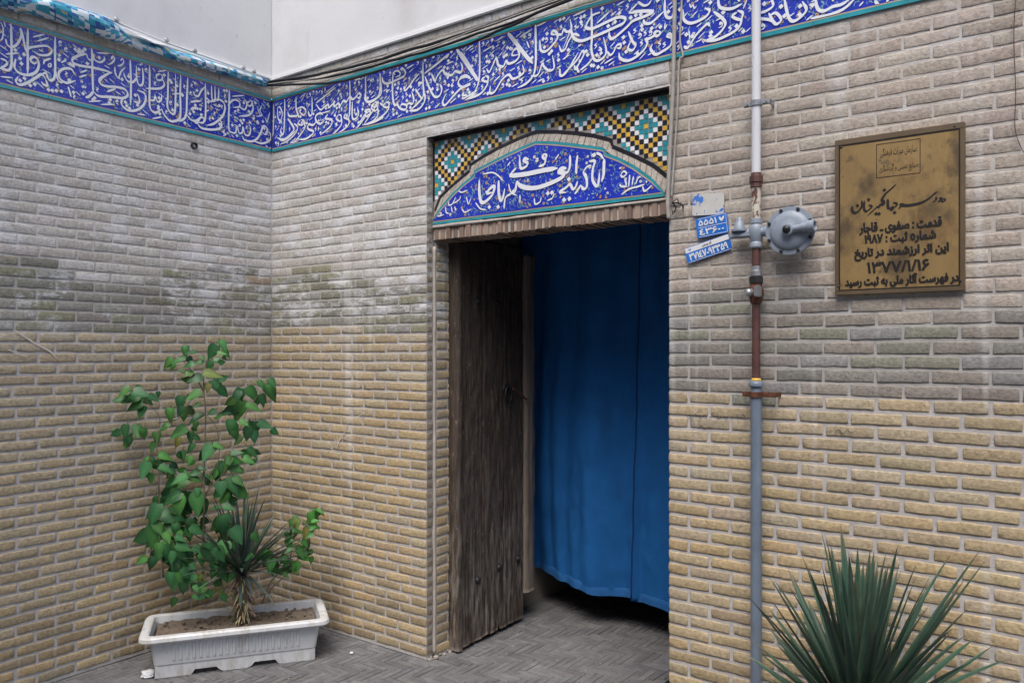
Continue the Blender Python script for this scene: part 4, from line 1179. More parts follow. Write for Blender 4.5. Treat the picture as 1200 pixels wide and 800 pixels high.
for (y, z, rad) in ((.325, 1.805, .020), (.489, 1.806, .019), (.645, 1.80, .017), (.325, .335, .020), (.512, .362, .020), (.688, .372, .017)):
    k_ = MB()
    k_.lathe((1.296, y, z), X, [(0, rad), (.006, rad), (.012, rad * .8), (.018, rad * .45), (.020, .001)], 20)
    k_.build('stud', M['iron'], dr, True)
k_ = MB()
k_.lathe((1.296, .575, 1.335), X, [(0, .030), (.004, .030), (.008, .02), (.016, .008)], 20)
kn = k_.build('knocker_plate', M['iron'], dr, True)
k_ = MB()
pts = [(1.318, .575 + .030 * math.sin(a), 1.305 - .042 * math.cos(a)) for a in [6.283 * i / 24 for i in range(25)]]
k_.tube(pts, .0055, 8, cap=False)
k_.build('knocker_ring', M['iron'], kn, True)
k_ = MB()
pts = [(1.318, .61 + .02 * i, 1.335 - .010 * i + .006 * (i % 2)) for i in range(8)]
k_.tube(pts, .005, 6)
k_.build('hasp', M['rust'], dr, True)

# ------------------------------------------------------------------ curtain
ct = thing('curtain', 'plain blue canvas curtain hanging across the doorway beside the open door', 'curtain', (1.9, .9, .2))
CZ1 = 2.40
def cur_y(x, z, side):
    s = (CZ1 - z) / 2.2
    y = .905 + .040 * math.sin((x - 1.2) * 9 + .6 + .5 * s) * (.30 + .9 * s) + .024 * math.sin(x * 21 + 1.3 * s) * (.75 - .2 * s)
    y += .009 * math.sin(x * 46 + 2 * s + 2 * math.sin(z * 2)) * (.5 + .5 * math.sin(z * 1.7 + x * 5)) + .016 * fbm(x * 3, z * 1.5, 2) + .006 * fbm(x * 9, z * 4, 5)
    if x < 1.62: y += (1.62 - x) * .20 * s
    dx = x - seam_x(z)
    y += .020 * math.exp(-(dx - .05) ** 2 / .0012) * s - .012 * math.exp(-(dx + .02) ** 2 / .0006)
    return y - (.028 if side else 0)
def hem_z(x):
    z = .196 + .003 * math.sin(x * 17)
    if x < 1.60: z += .010 + (1.60 - x) * .05
    elif x < 1.72: z += .010 * (1.72 - x) / .12
    return z
def seam_x(z): return 1.965 - .05 * (1 - min(1, max(0, (z - .2) / 1.9))) - .018 * (1.2 - z) * (1 if z < 1.2 else 0) + .004 * fbm(z * 6, 1, 1)
def cloth(name, side):
    nx, nz = 90, 110
    V, F, Mi = [], [], []
    for j in range(nz + 1):
        for i in range(nx + 1):
            t = i / nx
            q = j / nz
            zt = CZ1 + (.18 - CZ1) * q
            sx = seam_x(zt)
            x = (1.16 + (sx + .035 - 1.16) * t) if not side else (sx + (2.665 - sx) * t)
            z = CZ1 + (hem_z(x) - (.010 if side else 0) - CZ1) * q
            edge = 0
            if side and t < .05: edge = .010 * (1 - t / .05)
            V.append((x, cur_y(x, z, side) - edge, z))
    for j in range(nz):
        for i in range(nx):
            a = j * (nx + 1) + i
            F.append((a, a + 1, a + nx + 2, a + nx + 1)); Mi.append(0)
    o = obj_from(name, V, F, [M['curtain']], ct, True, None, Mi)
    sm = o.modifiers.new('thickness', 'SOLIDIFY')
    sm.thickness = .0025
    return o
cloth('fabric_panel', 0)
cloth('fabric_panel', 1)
k_ = MB()      # stitched hem: doubled cloth edge
for side in (0, 1):
    vs, fs = [], []
    a0, a1 = (1.17, seam_x(.2)) if not side else (seam_x(.2) + .006, 2.66)
    for i in range(61):
        x = a0 + (a1 - a0) * i / 60
        zb_ = hem_z(x) - (.010 if side else 0)
        y = cur_y(x, zb_, side) - .0045
        vs += [(x, y, zb_ - .003), (x, y, zb_ + .020), (x, y, zb_ + .042), (x, y + .003, zb_ + .046), (x, y + .004, zb_ - .003)]
    for i in range(60):
        for q in range(4): fs.append((i * 5 + q, i * 5 + q + 1, i * 5 + 5 + q + 1, i * 5 + 5 + q))
    k_.add(vs, fs)
k_.build('hem', M['stitch'], ct, True)
k_ = MB()
zs_ = [.205 + (CZ1 - .205) * i / 70 for i in range(71)]
k_.tube([(seam_x(z) + .002, cur_y(seam_x(z), z, 1) - .013, z) for z in zs_], .0042, 7)  # dark piping added to stand in for the shadow line at the overlap
k_.build('seam_shadow_piping', M['seam'], ct, True)
k_ = MB()
k_.tube([(1.135, .91, 2.41), (2.675, .91, 2.41)], .012, 10)
k_.build('curtain_rod', M['iron'], ct, True)

# ------------------------------------------------------------------ cables and the rolled banner
def smooth_path(P, n=8): return [Vector(p) for p in catmull([Vector(p) for p in P], n)]
CG = 'black cables strung under the plaster edge'
def cable(label, P, rad, mat='dark'):
    k = MB()
    P = smooth_path(P)
    P = [p + Vector((0, fbm(p.x * 4, 1, rad * 900) * .006, fbm(p.x * 3, 5, rad * 900) * .006)) for p in P]
    k.tube(P, rad, 8)
    return tag(k.build('cable', M[mat], None, True), label, 'cable', CG)
cable('thick black cable directly below the plaster edge, uppermost of the strung cables', [(.035, -.06, 3.108), (.512, -.05, 3.068), (.973, -.05, 3.048), (1.593, -.05, 3.052), (2.1, -.05, 3.072), (3.2, -.05, 3.12), (4.4, -.05, 3.16)], .008)
cable('black cable running just beneath the uppermost one along the turquoise border', [(.035, -.055, 3.100), (.6, -.045, 3.040), (1.095, -.045, 3.020), (1.743, -.045, 3.036), (2.102, -.045, 3.058), (3.2, -.045, 3.10), (4.4, -.045, 3.14)], .006)
cable('sagging black cable that droops lowest across the blue calligraphy tiles', [(.035, -.06, 3.090), (.616, -.05, 2.999), (.973, -.05, 2.988), (1.241, -.05, 2.988), (1.593, -.05, 2.998), (1.815, -.05, 3.026), (2.067, -.05, 3.052), (3.2, -.05, 3.09), (4.4, -.05, 3.13)], .0065)
cable('thin grey wire loosely following the black cables from the corner', [(.035, -.066, 3.096), (.45, -.055, 3.05), (.9, -.055, 3.033), (1.4, -.055, 3.035), (2.0, -.055, 3.064), (4.4, -.055, 3.15)], .0035, 'wire_grey')

bn = thing('rolled_banner', 'rolled-up banner printed in turquoise and blue squares under the plaster', 'banner', (.06, -.8, 3.1))
AX = [(2.7, 3.07, .040), (2.2, 3.075, .040), (1.469, 3.092, .039), (1.347, 3.104, .037), (1.222, 3.116, .042), (1.062, 3.112, .046), (.959, 3.104, .038), (.895, 3.094, .024), (.829, 3.088, .024), (.738, 3.096, .027), (.668, 3.093, .028), (.471, 3.094, .030), (.286, 3.097, .026), (.111, 3.100, .024), (.06, 3.102, .020)]
def roll():
    V, F, UV = [], [], []
    n = 20
    P = catmull([Vector((a, b, c)) for a, b, c in AX], 6)
    L = 0
    for i, p in enumerate(P):
        if i: L += abs(p.x - P[i - 1].x)
        for k in range(n + 1):
            a = 2 * math.pi * k / n
            rr = p.z * (1 + .14 * math.sin(a * 2 + p.x * 5) + .10 * fbm(p.x * 6, math.cos(a), math.sin(a)))
            V.append((.012 + p.z + rr * math.cos(a), -p.x, p.y + rr * math.sin(a) * .95))
            UV.append((L + k * .004, k / n * p.z * 6.28 * 1.0 + .0))
    for i in range(len(P) - 1):
        for k in range(n):
            F.append((i * (n + 1) + k, i * (n + 1) + k + 1, (i + 1) * (n + 1) + k + 1, (i + 1) * (n + 1) + k))
    o = obj_from('banner_roll', V, F, M['banner'], bn, True)
    uvl = o.data.uv_layers.new(name='UVMap')
    for lp in o.data.loops: uvl.data[lp.index].uv = UV[lp.vertex_index]
roll()
def flap(name, pts, mat):
    k = MB()
    n = len(pts)
    k.add(pts, [tuple(range(n))])
    o = k.build(name, mat, bn)
    sm = o.modifiers.new('t', 'SOLIDIFY'); sm.thickness = .002
flap('turned_flap', [(.070, -.93, 3.132), (.088, -.86, 3.112), (.092, -.78, 3.098), (.080, -.70, 3.112), (.050, -.70, 3.128), (.05, -.88, 3.136)], M['banner_back'])
k_ = MB()
k_.tube([(.062, -2.7, 3.146), (.062, -1.3, 3.163), (.058, -1.0, 3.16), (.052, -.7, 3.140), (.05, -.3, 3.132), (.045, -.05, 3.128)], .005, 8)
k_.build('top_cord', M['banner_back'], bn, True)
for u, z in ((.96, 3.168), (.70, 3.148), (.54, 3.142), (.24, 3.138), (.17, 3.136)):
    k_ = MB()
    k_.lathe((.064, -u, z), (1, 0, .3), [(0, .013), (.004, .013), (.006, .009), (.007, .004)], 14)
    k_.build('eyelet', M['galv'], bn, True)

# grey conduits beside the panel
CDG = 'grey conduits beside the mosaic panel'
k_ = MB()
P = smooth_path([(2.585, -.018, 3.12), (2.580, -.018, 2.95), (2.572, -.019, 2.6), (2.556, -.018, 2.3), (2.549, -.018, 2.14), (2.552, -.016, 2.075)])
k_.tube(P, .0085, 8)
cd = k_.build('conduit', M['wire_grey'], None, True)
tag(cd, 'thicker grey conduit running down the right edge of the mosaic panel', 'conduit', CDG)
k_ = MB()
P = smooth_path([(2.612, -.014, 3.12), (2.606, -.014, 2.9), (2.600, -.014, 2.78), (2.612, -.014, 2.715), (2.596, -.014, 2.69), (2.588, -.014, 2.5), (2.570, -.014, 2.25), (2.563, -.014, 2.16)])
k_.tube(P, .0042, 7)
tag(k_.build('wire', M['wire_grey'], None, True), 'thin loose wire with a kink, just right of the conduit by the mosaic', 'wire', CDG)
k_ = MB()
for i in range(7):
    P = smooth_path([(2.565, -.012, 2.14), (2.57 + rnd.uniform(-.01, .05), -.02 - rnd.uniform(0, .02), 2.13 + rnd.uniform(-.02, .03)), (2.575 + rnd.uniform(-.02, .04), -.015, 2.115 + rnd.uniform(-.03, .03))], 6)
    k_.tube(P, .002, 5)
tag(k_.build('wire_tangle', M['dark'], None, True), 'small tangle of dark wire ends at the corner of the lintel', 'wire')

# thin reddish wire down the right edge of the picture
k_ = MB()
k_.tube(smooth_path([(3.735, -.012, 2.72), (3.725, -.012, 2.55), (3.73, -.013, 2.36), (3.728, -.012, 2.25), (3.745, -.012, 2.18), (3.77, -.013, 2.14)]), .0014, 6)
tag(k_.build('wire', M['brown_paint'], None, True), 'thin reddish wire hanging on the bricks right of the brass plaque', 'wire')

# ------------------------------------------------------------------ gas pipe and regulator
gp = thing('gas_pipe', 'vertical gas pipe, white above and slate blue below, right of the doorway', 'pipe', (2.918, -.05, 0))
px, py = 2.918, -.048
def vt(name, segs, mat, n=20):
    k = MB()
    k.lathe((px, py, 0), Z, segs, n)
    return auto_smooth(k.build(name, M[mat], gp))
vt('upper_pipe', [(2.195, .0165), (5.0, .0165)], 'white_paint')
vt('coupling', [(2.150, .017), (2.152, .0225), (2.168, .0225), (2.170, .026), (2.192, .026), (2.194, .021), (2.205, .019)], 'brown_paint', 8)
vt('peeling_pipe', [(2.03, .0165), (2.152, .0165)], 'peeling')
vt('nipple', [(1.855, .0155), (1.93, .0155)], 'brown_paint')
vt('union_collar', [(1.822, .016), (1.824, .021), (1.842, .021), (1.845, .017), (1.86, .0165)], 'galv')
vt('union_nut', [(1.795, .024), (1.797, .027), (1.820, .027), (1.822, .024)], 'iron', 6)
vt('valve_body', [(1.722, .018), (1.728, .022), (1.742, .024), (1.755, .028), (1.770, .028), (1.782, .022), (1.796, .02)], 'rust')
k_ = MB()
k_.lathe((px, py, 1.762), (-.5, -.86, 0), [(0, .016), (.04, .014), (.045, .011), (.052, .010)], 14)
k_.box((px + .006, py - .045, 1.744), (px + .026, py - .012, 1.786), bev=.004)
k_.build('valve_stem', M['galv'], gp)
vt('middle_pipe', [(1.44, .0150), (1.724, .0150)], 'brown_paint')
vt('reducer', [(1.372, .0215), (1.395, .0215), (1.40, .019), (1.412, .019), (1.416, .026), (1.424, .027), (1.432, .024), (1.438, .016)], 'pipe_paint')
k_ = MB(); k_.lathe((px, py, 0), Z, [(1.433, .0185), (1.442, .018), (1.446, .0155)], 16); k_.build('sealing_ring', M['yellow_glaze'], gp, True)
vt('lower_pipe', [(-.01, .0205), (1.374, .0205)], 'pipe_paint')
def clamp(z, mat, rad, reach):
    k = MB()
    k.lathe((px, py, z), Z, [(-.010, rad + .001), (-.010, rad + .0045), (.010, rad + .0045), (.010, rad + .001)], 20)
    k.box((px - rad - .03, py - .004, z - .009), (px - rad - .001, py + .004, z + .009), bev=.0015)
    k.box((px + rad + .001, py - .005, z - .009), (px + rad + reach, py + .005, z + .009), bev=.0015)
    k.box((px + rad + reach - .006, py + .0, z - .0085), (px + rad + reach, .004, z + .0085))
    o = k.build('clamp', M[mat], gp)
    for dx, rr in ((rad + .018, .008), (-rad - .018, .007)):
        k = MB()
        k.lathe((px + dx, py - .0055, z), -Y, [(0, rr), (.007, rr)], 6)
        k.build('bolt', M[mat], o)
clamp(2.462, 'galv', .0165, .036)
clamp(1.386, 'rust', .0215, .055)

gr = thing('gas_regulator', 'round grey gas pressure regulator mounted on the pipe left of the brass plaque', 'regulator', (2.95, -.06, 1.985))
k_ = MB()
k_.lathe((px, py, 0), Z, [(1.925, .018), (1.93, .0225), (1.945, .0225), (1.95, .019), (1.965, .024), (1.985, .028), (2.005, .026), (2.015, .019), (2.018, .022), (2.034, .021), (2.036, .017)], 20)
k_.lathe((px, py, 1.985), X, [(.01, .018), (.03, .017), (.035, .021), (.048, .021), (.05, .016), (.075, .016)], 14)
k_.lathe((px, py, 1.985), -X, [(.01, .018), (.028, .018), (.03, .013), (.09, .012)], 14)
k_.box((px - .094, py - .02, 1.970), (px - .012, py - .008, 1.985), bev=.003)
auto_smooth(k_.build('valve_body', M['grey_paint'], gr))
k_ = MB()
k_.lathe((px - .062, py - .004, 1.996), Z, [(-.012, .012), (-.004, .012), (-.003, .030), (.004, .030), (.006, .022), (.030, .0165), (.034, .013), (.046, .012), (.05, .009), (.052, .001)], 22)
auto_smooth(k_.build('relief_cap', M['grey_paint'], gr))
rc = Vector((3.048, -.075, 1.978))
k_ = MB()
k_.lathe(rc + Y * .045, -Y, [(0, .02), (.003, .05), (.014, .066), (.026, .070), (.028, .086), (.040, .087), (.042, .0865), (.043, .071), (.047, .069), (.053, .060), (.057, .044), (.058, .026), (.059, .023), (.078, .021), (.079, .016)], 40)
dc = auto_smooth(k_.build('diaphragm_case', M['grey_paint'], gr))
k_ = MB(); k_.lathe(rc + Y * .045, -Y, [(.077, .0145), (.085, .0135), (.088, .010), (.090, .001)], 18); k_.build('adjusting_plug', M['dark'], dc, True)
k_ = MB()
vd = Vector((1, -.06, .06)).normalized()
k_.lathe(rc - Y * .018, vd, [(.015, .013), (.050, .013), (.052, .0165), (.070, .0165), (.072, .021), (.094, .022), (.096, .017), (.088, .014), (.06, .012)], 18)
auto_smooth(k_.build('vent', M['grey_paint'], gr))
for i in range(8):
    a = R(22.5 + 45 * i)
    k_ = MB()
    k_.lathe(rc + Vector((math.cos(a) * .079, .002, math.sin(a) * .079)), -Y, [(0, .0062), (.0065, .0062), (.007, .005)], 6)
    k_.build('bolt', M['iron'], dc)

# ------------------------------------------------------------------ writing
JOIN = {'ا': (0xFE8D, 0), 'آ': (0xFE81, 0), 'ب': (0xFE8F, 1), 'پ': (0xFB56, 1), 'ت': (0xFE95, 1), 'ث': (0xFE99, 1), 'ج': (0xFE9D, 1), 'چ': (0xFB7A, 1), 'ح': (0xFEA1, 1),
        'خ': (0xFEA5, 1), 'د': (0xFEA9, 0), 'ذ': (0xFEAB, 0), 'ر': (0xFEAD, 0), 'ز': (0xFEAF, 0), 'ژ': (0xFB8A, 0), 'س': (0xFEB1, 1), 'ش': (0xFEB5, 1), 'ص': (0xFEB9, 1),
        'ض': (0xFEBD, 1), 'ط': (0xFEC1, 1), 'ظ': (0xFEC5, 1), 'ع': (0xFEC9, 1), 'غ': (0xFECD, 1), 'ف': (0xFED1, 1), 'ق': (0xFED5, 1), 'ک': (0xFB8E, 1), 'گ': (0xFB92, 1),
        'ل': (0xFEDD, 1), 'م': (0xFEE1, 1), 'ن': (0xFEE5, 1), 'و': (0xFEED, 0), 'ه': (0xFEE9, 1), 'ی': (0xFBFC, 1), 'ـ': (0, 1)}
def shape(s):
    out = []
    for i, c in enumerate(s):
        if c not in JOIN or c == 'ـ': out.append(c); continue
        b, dual = JOIN[c]
        pj = i > 0 and s[i - 1] in JOIN and JOIN[s[i - 1]][1]
        nj = dual and i + 1 < len(s) and s[i + 1] in JOIN
        if c == 'ه' and not pj and not nj: out.append('\u0665'); continue
        out.append(chr(b + (3 if pj and nj else 1 if pj else 2 if nj else 0)))
    out = out[::-1]
    res, run = [], []
    for c in out:          # numbers read left to right
        if '\u06f0' <= c <= '\u06f9' or c == '/': run.append(c)
        else:
            res += run[::-1] + [c]; run = []
    return ''.join(res + run[::-1])

from mathutils.geometry import tessellate_polygon
def glyph_outlines(text):
    """closed outlines of a line of text; outer contours with the counters inside them"""
    cu = bpy.data.curves.new('t', 'FONT')
    cu.body = text
    cu.resolution_u = 4
    cu.fill_mode = 'NONE'
    tmp = bpy.data.objects.new('t', cu)
    C.objects.link(tmp)
    dg = bpy.context.evaluated_depsgraph_get()
    me = bpy.data.meshes.new_from_object(tmp.evaluated_get(dg))
    bpy.data.objects.remove(tmp)
    nb = {}
    for e in me.edges:
        a, b = e.vertices
        nb.setdefault(a, []).append(b)
        nb.setdefault(b, []).append(a)
    seen, loops = set(), []
    for v in range(len(me.vertices)):
        if v in seen or v not in nb: continue
        L, prev, cur = [v], None, v
        seen.add(v)
        while True:
            nx = [q for q in nb[cur] if q not in seen]
            if not nx: break
            q = min(nx, key=lambda t: (abs(t - cur), -t)) if prev is None else nx[0]
            if prev is None and cur + 1 in nx: q = cur + 1
            L.append(q); seen.add(q); prev, cur = cur, q
        if len(L) > 2: loops.append([me.vertices[k].co.to_2d() for k in L])
    bpy.data.meshes.remove(me)
    return loops
def area2(P): return sum(a.x * b.y - b.x * a.y for a, b in zip(P, P[1:] + P[:1])) / 2
def inside(p, P):
    c = False
    for a, b in zip(P, P[1:] + P[:1]):
        if (a.y > p.y) != (b.y > p.y) and p.x < (b.x - a.x) * (p.y - a.y) / (b.y - a.y) + a.x: c = not c
    return c
def filled_text(text):
    loops = glyph_outlines(text)
    outer, holes = [], []
    for L in loops:
        hole = any(K is not L and area2(K) * area2(L) < 0 and abs(area2(K)) > abs(area2(L)) and sum(inside(p, K) for p in L) > len(L) * .8 for K in loops)
        (holes if hole else outer).append(L)
    V, F = [], []
    for n, L in enumerate(outer):
        hs = [h for h in holes if sum(inside(p, L) for p in h) > len(h) * .8]
        polys = [[Vector((p.x, p.y, 0)) for p in q] for q in [L] + hs]
        k = len(V)
        V += [(p.x, p.y, n % 7) for q in polys for p in q]
        F += [tuple(i + k for i in t) for t in tessellate_polygon(polys)]
    return V, F

def writing(name, s, width, height, centre, mat, parent, rot=0., bold=.0, N=-Y, raw=False):
    co, fs = filled_text(s if raw else shape(s))
    co = np.array(co, dtype=float)
    lo, hi = co.min(0), co.max(0)
    sx, sz = width / (hi[0] - lo[0]), height / (hi[1] - lo[1])
    ctr = Vector(centre)
    out = [ctr + X * ((x - (lo[0] + hi[0]) / 2) * sx) + Z * ((y - (lo[1] + hi[1]) / 2) * sz) + N * (.00003 * d) for x, y, d in co]
    if bold:          # heavier face: the letters laid several times with a small shift
        V, F = [], []
        w = bold * height
        for q in range(9):
            a, b = (w * math.cos(q * math.pi / 4), w * math.sin(q * math.pi / 4)) if q else (0, 0)
            k = len(V)
            V += [p + X * a + Z * b + N * (.00021 * q) * .5 for p in out]
            F += [tuple(i + k for i in f) for f in fs]
        out, fs = V, F
    return obj_from(name, out, fs, M[mat], parent)

# brass plaque
pq = thing('brass_plaque', 'tarnished brass plaque with black Persian writing on the bricks at right', 'plaque', (3.39, -.02, 2.015))
QX0, QX1, QZ0, QZ1, QY = 3.190, 3.592, 1.743, 2.288, -.02
k_ = MB()
k_.box((QX0, QY, QZ0), (QX1, -.002, QZ1), bev=.002)
k_.build('brass_sheet', M['brass'], pq)
k_ = MB()
for a, b in (((QX0 + .0005, QZ0 + .0005), (QX1 - .0005, QZ0 + .0125)), ((QX0 + .0005, QZ1 - .019), (QX1 - .0005, QZ1 - .0005)), ((QX0 + .0005, QZ0 + .013), (QX0 + .0125, QZ1 - .0195)), ((QX1 - .013, QZ0 + .013), (QX1 - .0005, QZ1 - .0195))):
    k_.box((a[0], QY - .0022, a[1]), (b[0], QY - .0003, b[1]), bev=.0006)
k_.build('raised_edge', M['brass_edge'], pq)
k_ = MB()
def frame(x0, x1, z0, z1, w, y):
    for a, b in (((x0, z0), (x1, z0 + w)), ((x0, z1 - w), (x1, z1)), ((x0, z0 + w), (x0 + w, z1 - w)), ((x1 - w, z0 + w), (x1, z1 - w))):
        k_.add([(a[0], y, a[1]), (b[0], y, a[1]), (b[0], y, b[1]), (a[0], y, b[1])], [(0, 1, 2, 3)])
frame(QX0 + .013, QX1 - .014, QZ0 + .014, QZ1 - .020, .0045, QY - .0006)
frame(3.325, 3.462, 2.138, 2.254, .0022, QY - .0006)
k_.build('engraved_frame', M['ink'], pq)
TY = QY - .0008
for s, w, h, cx, cz, bo in (('سازمان میراث فرهنگی', .112, .034, 3.394, 2.222, .0), ('صنایع دستی و گردشگری', .122, .032, 3.395, 2.166, .0),
                        ('قدمت : صفوی ـ قاجار', .252, .040, 3.398, 1.968, .05), ('شماره ثبت : ۱۹۸۷', .218, .038, 3.398, 1.928, .05),
                        ('این اثر ارزشمند در تاریخ', .288, .042, 3.400, 1.880, .05), ('۱۳۷۷/۱/۱۶', .190, .036, 3.392, 1.833, .05),
                        ('در فهرست آثار ملی به ثبت رسید', .348, .040, 3.399, 1.786, .05)):
    writing('writing', s, w, h, (cx, TY, cz), 'ink', pq, bold=bo)
V, F = ribbons(TRACE['P'], .0085, .4, 40, 0)
obj_from('title_writing', on_plane([(a, b, c * .4 + .0008) for a, b, c in V], (0, QY, 0), X, -Y), F, M['ink'], pq)
for a, b in ((QX0 + .02, QZ1 - .026), (QX1 - .03, QZ1 - .012), (QX0 + .012, QZ0 + .03), (QX1 - .012, QZ0 + .03)):
    k_ = MB(); k_.lathe((a, QY, b), -Y, [(0, .005), (.002, .0045), (.003, .001)], 10); k_.build('screw', M['iron'], pq, True)

# enamel number plates
def plate(name, label, cx, cz, w, h, rot, mat, y):
    t = thing(name, label, 'number plate', (cx, y, cz))
    bm = bmesh.new()
    bmesh.ops.create_cube(bm, size=1)
    for v in bm.verts: v.co = Vector((v.co.x * w, v.co.y * .003, v.co.z * h))
    bmesh.ops.bevel(bm, geom=[e for e in bm.edges if abs(e.verts[0].co.y - e.verts[1].co.y) > .001], offset=.005, segments=3, affect='EDGES')
    for v in bm.verts: v.co.y += .004 * math.sin(v.co.x * 25) * .3
    k = MB()
    k.bm(bm)
    o = obj_from('plate', k.v, k.f, M[mat], t, world_space=False)
    t.rotation_euler = (0, -rot, 0)
    return t
def flat(name, pts, mat, parent, y):
    return obj_from(name, [(a, y, b) for a, b in pts], [tuple(range(len(pts)))], M[mat], parent, world_space=False)
def pwriting(s, w, h, cx, cz, mat, parent, bold=.05, raw=False):
    o = writing('writing', s, w, h, (0, 0, 0), mat, None, bold=bold, raw=raw)
    o.parent = parent
    o.data.transform(Matrix.Translation((cx, -.0031, cz)))
    return o
PG = 'number plates by the gas pipe'
p1 = plate('number_plate', 'worn white plate with flaking blue paint, topmost of the three number plates', 2.716, 2.117, .128, .084, R(-2.5), 'peeled_enamel', -.010)
p1['group'] = PG
p2 = plate('number_plate', 'blue plate with two rows of white digits, under the worn white plate', 2.733, 2.032, .128, .078, R(6), 'blue_plate', -.013)
p2['group'] = PG
for (a, b, c, d) in ((-.060, -.001, .060, .0010), (-.060, -.036, .060, -.0345), (-.060, .0345, .060, .036), (-.060, -.0345, -.0585, .0345), (.0585, -.0345, .060, .0345)):
    flat('white_line', [(a, b), (c, b), (c, d), (a, d)], 'white_enamel', p2, -.0026)
pwriting('۵۵۵۱', .072, .022, -.016, .018, 'white_enamel', p2)
pwriting('٤۳۶۰۰', .098, .022, -.002, -.018, 'white_enamel', p2, raw=True)
flat('emblem', [(.030, .028), (.036, .027), (.041, .020), (.046, .027), (.054, .030), (.049, .016), (.041, .008), (.033, .016)], 'white_enamel', p2, -.0028)
p3 = plate('number_plate', 'tilted blue plate with white header and one row of digits, lowest of three', 2.716, 1.943, .186, .062, R(14), 'blue_plate', -.012)
p3['group'] = PG
flat('white_header', [(-.091, .0095), (.091, .0095), (.091, .029), (-.091, .029)], 'white_enamel', p3, -.0026)
pwriting('۳۷۱٤۷-۹۳۳۵۹', .158, .026, .0, -.010, 'white_enamel', p3, .05, raw=True)
for s, w, cx in (('کد پستی', .040, .0),):
    o = pwriting(s, w, .013, cx, .0195, 'ink', p3, .02)
flat('emblem', [(-.078, .025), (-.074, .023), (-.072, .019), (-.070, .023), (-.066, .025), (-.070, .015), (-.074, .015)], 'blue_plate', p3, -.0032)
flat('lower_rim', [(-.089, -.0295), (.089, -.0295), (.089, -.0280), (-.089, -.0280)], 'white_enamel', p3, -.0026)

# ------------------------------------------------------------------ planter with plants
a_ax = Vector((.572, .82, 0)).normalized()
n_ax = Vector((.82, -.572, 0)).normalized()
pc = Vector((.455, -.55, 0))
def pw(s, d, z): return pc + a_ax * s + n_ax * d + Z * z
pn = thing('planter', 'long white plastic planter box with ribbed front in the wall corner', 'planter', pc)
def rrect(hl, hd, rad, n=6):
    P = []
    for cx, cy, a0 in ((hl - rad, hd - rad, 0), (-hl + rad, hd - rad, 90), (-hl + rad, -hd + rad, 180), (hl - rad, -hd + rad, 270)):
        for i in range(n + 1):
            a = R(a0 + 90 * i / n)
            P.append((cx + rad * math.cos(a), cy + rad * math.sin(a)))
    return P
def loft(rings, name, mat, parent, close=True, sm=30):
    k = MB()
    n = len(rings[0][0])
    V = [pw(p[0], p[1], z) for ring, z in rings for p in ring]
    F = []
    for i in range(len(rings) - 1):
        for q in range(n): F.append((i * n + q, i * n + (q + 1) % n, (i + 1) * n + (q + 1) % n, (i + 1) * n + q))
    k.add(V, F)
    return auto_smooth(k.build(name, mat, parent), sm)
HL, HD = .372, .138
loft([(rrect(HL - .004, HD - .002, .018), .055), (rrect(HL, HD, .02), .062), (rrect(HL + .002, HD + .002, .02), .064), (rrect(HL + .018, HD + .014, .024), .172), (rrect(HL + .012, HD + .008, .022), .176), (rrect(HL + .014, HD + .009, .022), .186)], 'box_body', M['planter'], pn)
k_ = MB()      # foot skirt with cut-outs: solid runs between arches
def skirt_side(s0, s1, d, along):
    n = 46
    vs, fs = [], []
    for i in range(n + 1):
        s = s0 + (s1 - s0) * i / n
        if along: q = (s + .372) / .744
        else: q = .5
        low = .002
        if along and (.22 < q < .40 or .58 < q < .76):
            c = .31 if q < .5 else .67
            low = .002 + .024 * min(1, max(0, (.09 - abs(q - c)) / .022))
        elif not along:
            t = (s - s0) / (s1 - s0)
            low = .002 + .02 * min(1, max(0, (.2 - abs(t - .5)) / .06))
        for dd in (0, -.004):
            for z in (low, .060):
                p = pw(s, d + (dd if d > 0 else -dd), z) if along else pw(d + (dd if d > 0 else -dd), s, z)
                vs.append(p)
    for i in range(n):
        a = i * 4
        for q0, q1 in ((0, 1), (1, 3), (3, 2), (2, 0)): fs.append((a + q0, a + q1, a + 4 + q1, a + 4 + q0))
    k_.add(vs, fs)
skirt_side(-HL + .004, HL - .004, HD - .002, True)
skirt_side(-HL + .004, HL - .004, -HD + .002, True)
skirt_side(-HD + .004, HD - .004, HL - .002, False)
skirt_side(-HD + .004, HD - .004, -HL + .002, False)
k_.build('foot_skirt', M['planter'], pn)
for sgn in (1, -1):      # moulded flutes on the long faces
    k_ = MB()
    for i in range(20):
        s = -.285 + .57 * i / 19
        top = .160
        for (w, dz) in ((.0085, 0),):
            vs = []
            for z in (.085, .160):
                t = (z - .064) / .108
                d = HD + .002 + .012 * t
                vs += [pw(s - w, sgn * (d - .001), z), pw(s - w * .5, sgn * (d + .006), z), pw(s + w * .5, sgn * (d + .006), z), pw(s + w, sgn * (d - .001), z)]
            k_.add(vs, [(0, 1, 5, 4), (1, 2, 6, 5), (2, 3, 7, 6), (4, 5, 6, 7), (0, 3, 2, 1)])
    k_.build('flutes', M['planter'], pn)
loft([(rrect(HL + .016, HD + .011, .022), .176), (rrect(HL + .058, HD + .046, .045), .180), (rrect(HL + .066, HD + .053, .05), .188), (rrect(HL + .064, HD + .051, .05), .203), (rrect(HL + .056, HD + .044, .045), .210), (rrect(HL + .030, HD + .020, .03), .211), (rrect(HL + .022, HD + .013, .026), .206), (rrect(HL + .012, HD + .004, .024), .150)], 'rim', M['planter'], pn)
so = MB()
n1, n2 = 60, 24
vs, fs = [], []
